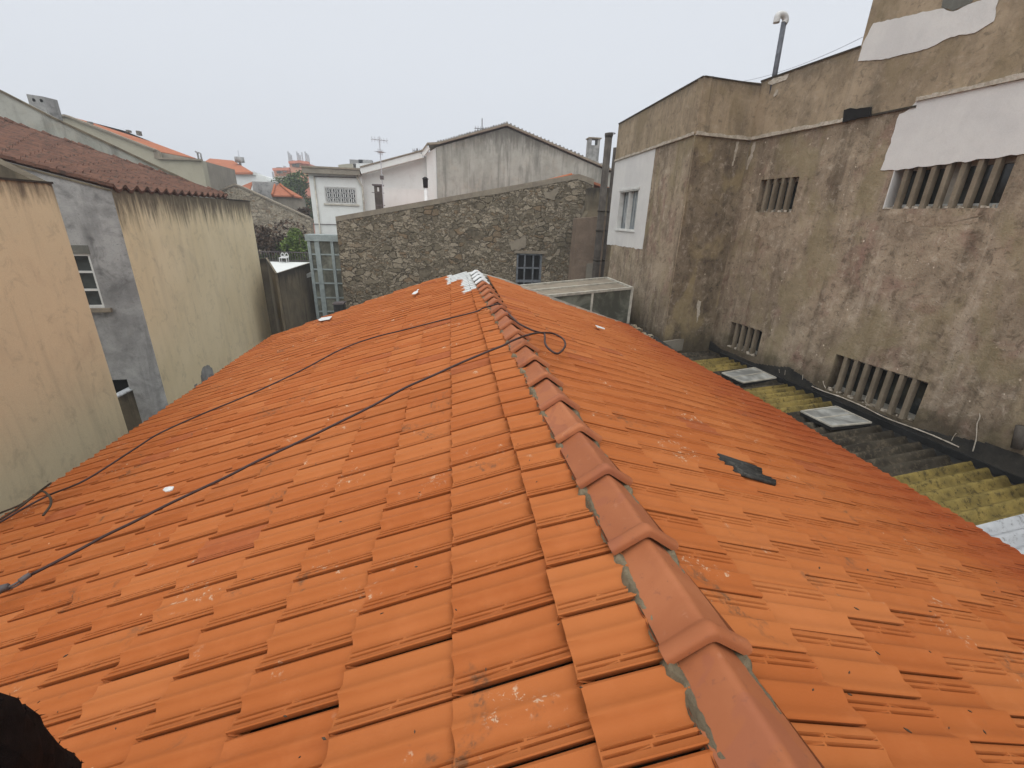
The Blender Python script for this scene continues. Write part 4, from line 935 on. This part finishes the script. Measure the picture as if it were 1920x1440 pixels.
m = MB(); m.prism([(-5.62, 15.7, TZ), (-5.35, 18.5, TZ), (-5.4, fe, TZ), (-8.8, fe, TZ), (-7.0, 18.1, TZ), (-6.5, 17.7, TZ)], (0, 0, -.15)); tr = tag(m.build('terrace', M['whitewall']), 'pale flat terrace roof seen between the two low yard walls', 'terrace')
rl = thing('terrace_railing', 'black iron railing along the far edge of the pale terrace', 'railing', (-8, fe, TZ))
m = MB()
for x in np.arange(-10.6, -5.6, .11): m.bar((x, fe, TZ), (x, fe, TZ+.42), .022)
m.build('baluster', M['iron'], rl); rl.children[0]['kind'] = 'stuff'
m = MB(); m.bar((-10.8, fe, TZ+.43), (-5.5, fe, TZ+.43), .035); m.bar((-10.8, fe, TZ+.06), (-5.5, fe, TZ+.06), .03); m.build('rail', M['iron'], rl)
gcx = atY(532, 488, fe-.4); gc = thing('garden_chair', 'white garden chair on the terrace in front of the black railing', 'chair', (gcx[0], fe-.4, TZ))
m = MB(); m.prism([(gcx[0]-.17, fe-.5, TZ+.2), (gcx[0]+.17, fe-.5, TZ+.2), (gcx[0]+.17, fe-.2, TZ+.2), (gcx[0]-.17, fe-.2, TZ+.2)], (0, 0, .03)); m.build('seat', M['pvc'], gc)
m = MB()
for k in (-.085, .085): m.tube([(gcx[0]+k+.075*math.cos(a), fe-.2, TZ+.25+.16*math.sin(a)) for a in np.linspace(0, math.pi, 9)], .018, 6)
m.bar((gcx[0]-.17, fe-.2, TZ+.26), (gcx[0]+.17, fe-.2, TZ+.26), .02, .05); m.build('backrest', M['pvc'], gc)
for a in (-.15, .15):
    for b in (-.48, -.22): m = MB(); m.bar((gcx[0]+a, fe+b, TZ), (gcx[0]+a, fe+b, TZ+.2), .025); m.build('leg', M['pvc'], gc)

def foliage(c, r, n, size, mat, name, parent=None, seed=1, lumps=9):
    rr = np.random.RandomState(seed); c = np.array(c); r = np.array(r); L = []
    for _ in range(lumps):
        d = rr.normal(size=3); d /= np.linalg.norm(d); L.append((c+r*d*rr.uniform(.35, .75), rr.uniform(.30, .5)))
    vs = []; fs = []; ti = []
    for i in range(n):
        lc, lr = L[rr.randint(lumps)]; d = rr.normal(size=3); d /= np.linalg.norm(d); p = lc+d*r*lr*rr.uniform(.4, 1)**.4
        a = rr.normal(size=3); a /= np.linalg.norm(a); b = np.cross(a, rr.normal(size=3)); b /= np.linalg.norm(b); s_ = size*rr.uniform(.6, 1.4); k = len(vs)
        vs += [p-a*s_, p-b*s_*.45, p+a*s_, p+b*s_*.45]; fs.append((k, k+1, k+2, k+3)); ti += [rr.rand()]*4
    m = MB(); m.add(vs, fs); o = m.build(name, mat, parent); at = o.data.attributes.new('tid', 'FLOAT', 'POINT'); at.data.foreach_set('value', ti); return o
def plant(name, label, cat, c, r, n, size, mat, seed, zb=GZ, lumps=9, group=None):
    t = thing(name, label, cat, (c[0], c[1], zb), group); m = MB()
    m.tube([(c[0], c[1], zb), (c[0]+.05, c[1], (zb+c[2])/2), (c[0], c[1], c[2])], [.12, .08, .04], 8)
    for k in range(6): a = k*1.05; m.tube([(c[0]+.02, c[1], zb*.35+c[2]*.65), (c[0]+r[0]*.5*math.cos(a), c[1]+r[1]*.5*math.sin(a), c[2]+r[2]*.25*(k % 3))], [.05, .015], 6)
    m.build('trunk', M['skyl'], t, True); foliage(c, r, n, size, mat, 'crown', t, seed, lumps); return t
bY = fe+1.6
plant('bush', 'dark brown-green shrub behind the terrace railing, beside the cream wall', 'bush', atY(512, 462, bY), (1.75, 1.2, 1.45), 4200, .085, M['leafbrown'], 3, lumps=16)
plant('bush', 'dark green bush low behind the terrace railing', 'bush', atY(545, 482, bY-.5), (1.3, .8, .7), 2400, .075, M['leafdark'], 5, lumps=12)
plant('bush', 'bright green leafy bush next to the glass stairwell', 'bush', atY(560, 468, bY-.9), (.72, .6, 1.05), 2600, .07, M['leafgreen'], 8, lumps=12)

gs = thing('glass_stairwell', 'grey metal framed glass stairwell at the left end of the stone wall', 'stairwell', (-4.6, 17.7, GZ))
Yg = 17.5; FZ = Frame((0, Yg, 0), 90, 1); FZ.n = np.array([0, -1., 0]); FZ.c = -Yg; FZ.d = np.array([1., 0, 0])
xs_ = [FZ.px(579, 455)[0], FZ.px(594, 455)[0], FZ.px(622, 455)[0], FZ.px(646, 455)[0]]; zt_ = FZ.px(600, 452)[1]
zr = [FZ.px(600, y)[1] for y in (477, 505, 531, 558, 584)]
m = MB(); fbox(m, FZ, xs_[0]-.1, xs_[3], zt_, zt_+.22, -.5, .06); m.build('top_beam', M['metalgrey'], gs)
m = MB()
for i, w_ in zip(range(3), (.05, .085, .05)): fbox(m, FZ, xs_[i]-w_, xs_[i]+w_, -4.6, zt_, -.07, .03)
m.build('mullion', M['metalgrey'], gs)
m = MB()
for z in zr: fbox(m, FZ, xs_[0], xs_[3], z-.025, z+.025, -.05, .012)
m.build('transom', M['metalgrey'], gs)
m = MB(); fbox(m, FZ, xs_[0], xs_[3], -4.6, zt_, -.045, -.03); m.build('pane', M['greyglass'], gs)
m = MB(); m.prism([FZ.pt(xs_[0], GZ, -.05), FZ.pt(xs_[3], GZ, -.05), FZ.pt(xs_[3], GZ, -1.6), FZ.pt(xs_[0], GZ, -1.6)], (0, 0, -4.6-GZ)); m.build('wall', M['darkwall'], gs)
m = MB(); q = [FZ.pt(xs_[0], -4.6, -.4), FZ.pt(xs_[3], -4.6, -.4)]; m.prism([q[0], q[1], q[1]+np.array([0, 0, 3.6]), q[0]+np.array([0, 0, 3.6])], (0, .1, 0)); m.build('inner_wall', M['taupe'], gs)
p = fcy([(625, 572), (643, 571), (645, 600), (628, 600)], 15.6); m = MB(); m.prism([(p[0][0], 15.6, GZ), (p[1][0], 15.6, GZ), p[1], p[0]], (0, .35, 0)); bx_ = m
m2 = MB(); m2.prism([p[0]+(-.03, -.03, 0), p[1]+(.03, -.03, 0), p[1]+(.03, .4, 0), p[0]+(-.03, .4, 0)], (0, 0, .05)); o = thing('flue_box', 'squat black flue box at the foot of the stone wall left end', 'flue', (p[0][0], 15.7, GZ)); bx_.build('shaft', M['gutter'], o); m2.build('cap', M['iron'], o)

# ------------------------------------------------------------------ white house and grey gable beyond the stone building
def PF(Y):
    f = Frame((0, Y, 0), 90, 1); f.n = np.array([0, -1., 0]); f.c = -Y; f.d = np.array([1., 0, 0]); return f
def fac(px, Y, depth=.5, zb=GZ, dx=0):
    """upright front given by its top outline pixels, with real depth behind it"""
    t = [atY(x, y, Y) for x, y in px]; m = MB(); m.prism([(t[0][0], Y, zb)]+t+[(t[-1][0], Y, zb)], (dx, depth, 0)); return m
def slab(pts, th=.12): m = MB(); m.prism([atY(*p) for p in pts], (0, 0, -th)); return m
WY = 24.0; FW = PF(WY)
wh = thing('white_house', 'white house with an ornate barred window and a flat brown eave', 'house', (-5, WY, GZ))
w0, w1_ = FW.px(578, 327)[0], FW.px(678, 330)[0]; zw = FW.px(620, 327)[1]
hw = hole(FW, [(608, 352), (667, 354), (667, 381), (610, 380)]); hw = (FW.px(609, 366)[0], FW.px(668, 366)[0], FW.px(638, 382)[1], FW.px(638, 351)[1])
m = MB(); wall_holes(m, FW, w0, w1_, GZ, zw, [hw], .12, .3); m.prism([(w0, WY+.3, GZ), (w0, WY+4, GZ), (w0+.3, WY+4, GZ), (w0+.3, WY+.3, GZ)], (0, 0, zw-GZ)); m.build('wall', M['whitewall'], wh)
m = MB(); fbox(m, FW, w0-.18, w1_-.02, zw, zw+.22, -4, .3); m.build('eave', M['taupe'], wh)
m = MB(); fbox(m, FW, w0-.2, w1_, zw+.225, zw+.30, -4, .34); m.build('roof', M['coping'], wh)
ww = fwin(FW, hw, wh, 0, 'alu', .1, .06, 'dark', 3)
def grille(fr, h, n, parent, off=.04):
    a, b, c, d = h; sp = (b-a)/n
    for i in range(n):
        m = MB(); s0 = a+sp*i+.03; s1 = a+sp*(i+1)-.03; mid = (s0+s1)/2
        for s_ in (s0, s1, mid-.06, mid+.06): m.tube([fr.pt(s_, c, off), fr.pt(s_, d, off)], .012, 5)
        for z in (c, d): m.tube([fr.pt(s0, z, off), fr.pt(s1, z, off)], .014, 5)
        for z in (c+.22*(d-c), c+.5*(d-c), c+.78*(d-c)):
            for e, r in ((s0+.065, .06), (s1-.065, .06), (mid, .05)): m.tube([fr.pt(e+r*math.cos(t), z+r*1.5*math.sin(t), off) for t in np.linspace(0, 6.28, 11)], .010, 4, False)
        m.build('grille', M['pvc'], parent)
grille(FW, hw, 4, ww)
m = MB(); fbox(m, FW, hw[0]-.08, hw[1]+.1, hw[2]-.08, hw[2]-.001, -.01, .06); m.build('sill', M['dirtyalu'], ww)
m = MB(); m.tube([FW.pt(FW.px(589, 331)[0], FW.px(589, 331)[1], .05), FW.pt(FW.px(589, 331)[0], GZ, .05)], .035, 8); m.build('downpipe', M['dirtyalu'], wh, True)
m = MB(); q = [FW.pt(*FW.px(x, y), .07) for x, y in [(668, 326), (670, 332), (680, 352)]]; q.append(np.array([q[-1][0], q[-1][1], GZ])); m.tube(q, .045, 8); m.build('downpipe', M['dirtyalu'], wh, True)
m = MB(); m.tube([FW.pt(*FW.px(589, 331), .05), FW.pt(*FW.px(668, 333), .05)], .02, 5); m.tube([FW.pt(*FW.px(584, 420), .05), FW.pt(*FW.px(632, 421), .05)], .018, 5); m.build('wall_cable', M['iron'], wh)

wg_ = thing('white_wing', 'white wing with a raking white fascia, right of the barred window', 'house wing', (-2.5, WY, GZ))
m = fac([(677, 327), (792, 296), (799, 292)], WY+.25, .4); m.build('wall', M['whitewall'], wg_)
m = MB(); a, b, c = atY(677, 321, WY-.1), atY(792, 291, WY-.1), atY(803, 276, WY-.1); m.bar(a, b, .4, .26); m.bar(b, c, .4, .2); m.build('fascia', M['whitewall'], wg_)
m = MB(); up = np.array([0, 0, .16]); m.bar(a+up, b+up+(0, 0, .02), .5, .05); m.bar(b+up, c+up, .5, .05); m.build('roof_edge', M['coping'], wg_)
gg = thing('grey_gable_building', 'large streaked grey gable wall, the tallest roof straight behind the stone building', 'building', (3, WY, GZ))
m = fac([(818, 276), (950, 239), (1185, 341)], WY, 6); m.build('wall', M['palegrey'], gg)
m = fac([(799, 288), (817.5, 277)], WY+.05, .4); m.build('side_strip', M['whitewall'], gg)
m = MB()
for a, b in (((803, 272), (822, 271)), ((822, 271), (950, 236)), ((950, 236), (1190, 340))):
    pa, pb = atY(*a, WY), atY(*b, WY); m.prism([pa-(0, .15, 0), pb-(0, .15, 0), pb+(0, 6, 0), pa+(0, 6, 0)], (0, 0, .09))
m.build('roof', M['coping'], gg)
m = MB()
for k in range(60):
    a, b = ((822, 270), (950, 235)) if k < 26 else ((950, 235), (1190, 339)); t = k/26 if k < 26 else (k-26)/34
    p = atY(a[0]+(b[0]-a[0])*t, a[1]+(b[1]-a[1])*t, WY)+(0, -.1, .09); m.tube([p, p+(0, .5, 0)], random.uniform(.04, .065), 6)
m.build('verge_tile', M['grey'], gg)
ch = atY(1106, 257, WY+1); cw = atY(1126, 257, WY+1)[0]-ch[0]; m = MB(); x0_ = ch[0]
m.box((x0_, WY+1, -.5), (cw, 0, 0), (0, .5, 0), (0, 0, ch[2]-.36+.5)); m.box((x0_, WY+1, ch[2]-.36), (cw*.22, 0, 0), (0, .5, 0), (0, 0, .3)); m.box((x0_+cw*.78, WY+1, ch[2]-.36), (cw*.22, 0, 0), (0, .5, 0), (0, 0, .3))
cmy = m.build('chimney', M['grey'], gg); m = MB(); m.box((x0_-.05, WY+.95, ch[2]-.06), (cw+.1, 0, 0), (0, .6, 0), (0, 0, .06)); m.build('cap', M['coping'], cmy)
def yagi(px_top, px_bot, Y, label, arms, mat='iron', thick=.02, group=None):
    a, b = atY(*px_top, Y), atY(*px_bot, Y); b = np.array([a[0], Y, b[2]]); t = thing('tv_antenna', label, 'antenna', b, group)
    m = MB(); m.tube([b, a], thick, 6); m.build('mast', M[mat], t)
    m = MB()
    for z, l, yaw in arms:
        d = np.array([math.cos(yaw), math.sin(yaw), 0]); c = a-np.array([0, 0, z]); m.tube([c-d*l, c+d*l], thick*.6, 5)
        e = np.array([-d[1], d[0], 0])
        for k in np.linspace(-1, 1, 6): m.tube([c+d*l*k-e*.16, c+d*l*k+e*.16], thick*.4, 4); m.tube([c+d*l*k-(0, 0, .1), c+d*l*k+(0, 0, .1)], thick*.4, 4)
    m.build('aerial', M[mat], t); return t
yagi((904, 222), (902, 246), WY+.5, 'small roof antenna near the peak of the grey gable', [(.45, .35, .3)], thick=.022)
yagi((782, 278), (782, 289), WY+.2, 'tiny roof antenna at the step of the white fascia', [(.12, .2, .2)], thick=.022)
mt = yagi((711, 256), (722, 392), 20.5, 'tall slim antenna mast standing in front of the white wing', [(.12, .3, .4), (.55, .18, 1.2)], 'wire', .02)
a = atY(716, 333, 20.5); m = MB(); m.box(a-(.07, .07, .07), (.14, 0, 0), (0, .14, 0), (0, 0, .14)); m.build('junction_box', M['iron'], mt)
m = MB(); a = atY(718, 362, 20.5); m.bar(a-(.45, 0, 0), a+(.05, 0, 0), .025); a = atY(720, 385, 20.5); m.bar(a-(.35, 0, 0), a+(.05, 0, 0), .03); m.build('bracket', M['iron'], mt)
a, b = atY(701, 348, 20.8), atY(714, 348, 20.8); t = thing('brick_flue', 'dark brown square flue beside the antenna mast', 'chimney', (a[0], 20.8, GZ))
m = MB(); m.prism([(a[0], 20.8, GZ), (b[0], 20.8, GZ), b, a], (0, .32, 0)); m.build('shaft', M['pipe'], t); m = MB(); m.box(a-(.07, .05, 0), (b[0]-a[0]+.14, 0, 0), (0, .42, 0), (0, 0, .06)); m.build('cap', M['iron'], t)
m = MB(); m.box((a[0]+.13, 20.79, a[2]-.22), (.07, 0, 0), (0, .005, 0), (0, 0, .16)); m.build('flue_opening', M['pvc'], t)
m = fac([(712, 352), (800, 356)], 22.2, .25); o = tag(m.build('roof_parapet', M['whitewall']), 'low pale grey parapet wall in front of the white wing', 'wall')
a = atY(798, 352, 21.0); t = thing('cowled_flue', 'short white flue with a black cowl near the grey gable', 'chimney', (a[0], 21.0, GZ))
m = MB(); m.tube([(a[0], 21, GZ), a], .075, 10); m.build('shaft', M['pvc'], t, True); m = MB(); m.tube([a, a+(0, 0, .33), a+(0, 0, .34), a+(0, 0, .42)], [.10, .115, .15, .05], 10); m.build('cowl', M['black'], t, True)

# ------------------------------------------------------------------ far left neighbours
bb = thing('beige_building', 'long beige rendered building with an orange roof beyond the pale gable', 'building', (-15, 30, GZ))
m = fac([(60, 222), (105, 219), (125, 218), (150, 229), (293, 284), (297, 298), (378, 301)], 30, .5); m.build('wall', M['beige'], bb)
def wall3(pts, th, mat, name, parent=None):
    t = [atY(*p) for p in pts]; m = MB(); m.prism([(t[0][0], t[0][1], GZ)]+t+[(t[-1][0], t[-1][1], GZ)], th); return m.build(name, mat, parent)
wall3([(378, 301, 30), (440, 318, 35)], (-.3, .3, 0), M['taupe'], 'side_wall', bb)
m = slab([(150, 228, 30.55), (293, 283, 30.55), (368, 297, 33.5), (287, 267, 36), (233, 245, 36), (167, 228, 36), (130, 218, 34)], .1); m.build('roof', M['orange'], bb)
m = MB(); m.prism([atY(x, y, 30.4) for x, y in [(293, 284), (366, 298), (366, 301), (297, 299)]], (0, .2, 0)); m.build('verge_shade_board', M['taupe'], bb)
m = MB()
for a, b in (((105, 218), (125, 217)), ((125, 217), (293, 282)), ((293, 282), (296, 297)), ((296, 297), (378, 300))): m.bar(atY(*a, 30), atY(*b, 30), .3, .09)
m.build('coping', M['coping'], bb)
for x, y0, y1, r in ((370, 286, 299, .05), (376, 288, 301, .045)): a, b = atY(x, y0, 31), atY(x, y1, 31); m = MB(); m.tube([(a[0], 31, b[2]-.3), a, a+(-.1, 0, .05)], r, 8); m.build('vent_pipe', M['grey'], bb)
for x, y, h_ in ((166, 231, .2), (258, 250, .25), (238, 244, .12)): a = atY(x, y, 34); m = MB(); m.box(a-(.08, 0, .1), (.16, 0, 0), (0, .3, 0), (0, 0, h_)); m.build('chimney', M['palegrey'], bb)
# window on its right side
pts = [atY(*p) for p in [(414, 325, 33), (440, 330, 35), (441, 347, 35), (416, 346, 33)]]; off = np.array([.03, -.06, 0])
m = MB(); m.prism([p+off for p in pts], (-.02, .05, 0)); w = m.build('window', M['greyglass'], bb)
m = MB()
for i in range(4): m.bar(pts[i]+off*1.3, pts[(i+1) % 4]+off*1.3, .06)
for k in (.25, .5, .75): m.bar(pts[0]*(1-k)+pts[1]*k+off*1.3, pts[3]*(1-k)+pts[2]*k+off*1.3, .05)
m.bar((pts[0]+pts[3])/2+off*1.3, (pts[1]+pts[2])/2+off*1.3, .05); m.build('window_frame', M['dirtyalu'], w)

ob = thing('hip_roofed_building', 'distant white building with a bright orange hipped roof', 'building', (-28, 55, GZ))
m = fac([(436, 323), (472, 324), (497, 331), (501, 338)], 55, 3); m.build('wall', M['whitewall'], ob)
m = MB(); a = [atY(x, y, Y) for x, y, Y in [(384, 303, 54.6), (440, 323, 54.6), (474, 323, 54.6), (437, 301, 60), (393, 297, 60)]]; m.prism(a, (0, 0, -.2)); m.build('roof', M['orange'], ob)
m = MB(); m.bar(atY(472, 324, 54.8), atY(500, 334, 56), .3, .3); m.build('cornice', M['whitewall'], ob)
a = atY(450, 305, 58); m = MB(); m.tube([a-(0, 0, .6), a-(0, 0, .0), a+(0, 0, .02), a+(0, 0, .55)], [.12, .12, .48, .48], 12); m.build('water_tank', M['grey'], ob, True)
m = MB(); m.tube([a, atY(446, 282, 58)], .03, 5); m.build('mast', M['wire'], ob)
bw = thing('stone_boundary_wall', 'pale rubble boundary wall sloping down towards the white house', 'wall', (-12, 32, GZ))
m = fac([(400, 366), (412, 360), (441, 347), (460, 354), (520, 382), (582, 410)], 31.5, .5); m.build('wall', M['rubble2'], bw)
m = MB(); q = [(400, 365), (412, 359), (441, 346), (460, 353), (520, 381), (582, 409)]
for a, b in zip(q[:-1], q[1:]): m.bar(atY(*a, 31.6), atY(*b, 31.6), .35, .09)
m.build('coping', M['coping'], bw)
sh = thing('small_hipped_house', 'small house with faded orange hipped roofs and streaked grey walls above the stone boundary wall', 'house', (-15, 37, GZ))
m = fac([(472, 340), (517, 342)], 37, .4); m.build('wall', M['grey'], sh, label='dark grey streaked wall')
m = fac([(510, 366), (548, 367), (567, 370)], 35.5, .4); m.build('wall', M['taupe'], sh)
wall3([(567, 370, 35.5), (572, 374, 38)], (-.3, .3, 0), M['taupe'], 'wall', sh)
for P in ([(509, 366, 35.3), (550, 367, 35.3), (525, 346, 37.4), (516, 344, 37.4)], [(549, 367, 35.3), (568, 370, 35.3), (527, 346, 37.4), (524.5, 345.5, 37.4)], [(450, 350, 36.2), (468, 358, 36.2), (474, 340, 38)]):
    m = MB(); m.prism([atY(*p) for p in P], (0, 0, -.1)); m.build('roof', M['oldorange'], sh)
m = MB(); m.tube([atY(525, 345, 37.3), atY(549, 366, 35.2)], .07, 6); m.tube([atY(516, 343.5, 37.3), atY(510, 365, 35.2)], .07, 6); m.build('hip_tile', M['orange'], sh)
plant('tree', 'round green tree between the pink tower and the white house', 'tree', atY(558, 375, 44), (1.9, 2, 2.5), 6500, .11, M['leafdark'], 21, lumps=18)
plant('bush', 'small weedy bush growing on the stone boundary wall', 'bush', atY(566, 401, 32.5), (.9, .4, .5), 700, .09, M['leafbrown'], 22, zb=-3)
pk = thing('pink_tower_block', 'far pink apartment block topped with mobile phone antennas', 'building', (-28, 75, GZ))
m = fac([(513, 319), (542, 318)], 75, 5); m.build('wall', M['pinkfar'], pk); m = fac([(536, 314), (563, 313)], 76, 4); m.build('wall', M['pinkfar'], pk)
m = fac([(543, 306), (563, 304.5)], 74.5, 5); m.build('tower', M['pinkfar'], pk); m = fac([(563.2, 304.5), (580, 307)], 74.5, 5); m.build('tower', M['pinkdeep'], pk)
m = fac([(513, 331), (540, 330)], 73, 2); m.build('lower_wall', M['beige'], pk)
m = MB()
for a, b in (((542, 305), (563, 303.5)), ((563, 303.5), (580, 306)), ((512, 318), (543, 317))): m.bar(atY(*a, 74.4), atY(*b, 74.4), .5, .35)
m.build('cornice', M['pinkdeep'], pk)
for x, y in ((519, 325), (524, 325), (548, 312), (555, 313)):
    a = atY(x, y, 74.3); m = MB(); m.box(a, (.45, 0, 0), (0, .3, 0), (0, 0, .8)); m.build('window', M['greyglass'], pk)
for gx, n_ in ((543, 3), (561, 4), (575, 3)):
    m = MB()
    for i in range(n_):
        x = gx+(i-(n_-1)/2)*3.1; y = 284+(i*7 % 5)*1.6; a = atY(x, y, 74.8); m.tube([a, (a[0], a[1], a[2]-1.3)], .09, 6); m.tube([a, (a[0], a[1], a[2]-2.4)], .04, 5)
        if i: m.tube([(a[0], a[1], a[2]-1.6), (a[0]-.28, a[1], a[2]-1.6)], .05, 4)
    m.build('phone_antenna', M['paleshe'], pk)
m = MB(); a = atY(532, 311, 75); m.tube([a, a-(0, 0, .8)], .12, 6); a = atY(535, 312, 75); m.tube([a, a-(0, 0, .8)], .12, 6); a = atY(511, 322, 75); m.tube([a, a-(0, 0, .8)], .1, 6); m.build('phone_antenna', M['paleshe'], pk)
fb = thing('far_apartments', 'distant pale apartment roofs just above the flat brown eave', 'building', (-14, 60, GZ))
m = fac([(634, 309), (652, 307), (662, 307)], 60, 4); m.build('wall', M['beige'], fb)
m = fac([(661, 303.5), (675, 303.5)], 60.5, 3); m.build('wall', M['taupe'], fb); m = fac([(667, 306), (700, 306)], 59, 3); m.build('wall', M['whitewall'], fb)
m = MB()
for x in (667, 684): a = atY(x, 302, 60); m.box(a-(.7, 0, .3), (1.5, 0, 0), (0, 1, 0), (0, 0, .45))
m.build('roof_plant', M['grey'], fb)
for k, (a, b, Y, mt_) in enumerate((((484, 340), (512, 342), 62, 'whitewall'), ((470, 333), (486, 336), 66, 'taupe'), ((505, 335), (530, 338), 68, 'palegrey'))):
    m = fac([a, b], Y, 3); t = tag(m.build('far_house', M[mt_]), ('low white house far away, left of the pink block', 'low brown house far behind the orange hipped roof', 'low grey house at the foot of the pink block')[k], 'house', 'low far houses')

# ------------------------------------------------------------------ fog
hz = MB(); hz.box((-60, -12, GZ-.9), (125, 0, 0), (0, 110, 0), (0, 0, 26))
ho = hz.build('haze', M['cream'])
hm = bpy.data.materials.new('haze_volume'); hm.use_nodes = True; ht_ = hm.node_tree; ht_.nodes.clear()
pv = ht_.nodes.new('ShaderNodeVolumePrincipled'); pv.inputs['Color'].default_value = (.86, .9, .96, 1); pv.inputs['Density'].default_value = .0024; pv.inputs['Anisotropy'].default_value = .2
out = ht_.nodes.new('ShaderNodeOutputMaterial'); ht_.links.new(pv.outputs[0], out.inputs['Volume'])
ho.data.materials.clear(); ho.data.materials.append(hm); tag(ho, kind='stuff')
ho.visible_shadow = True
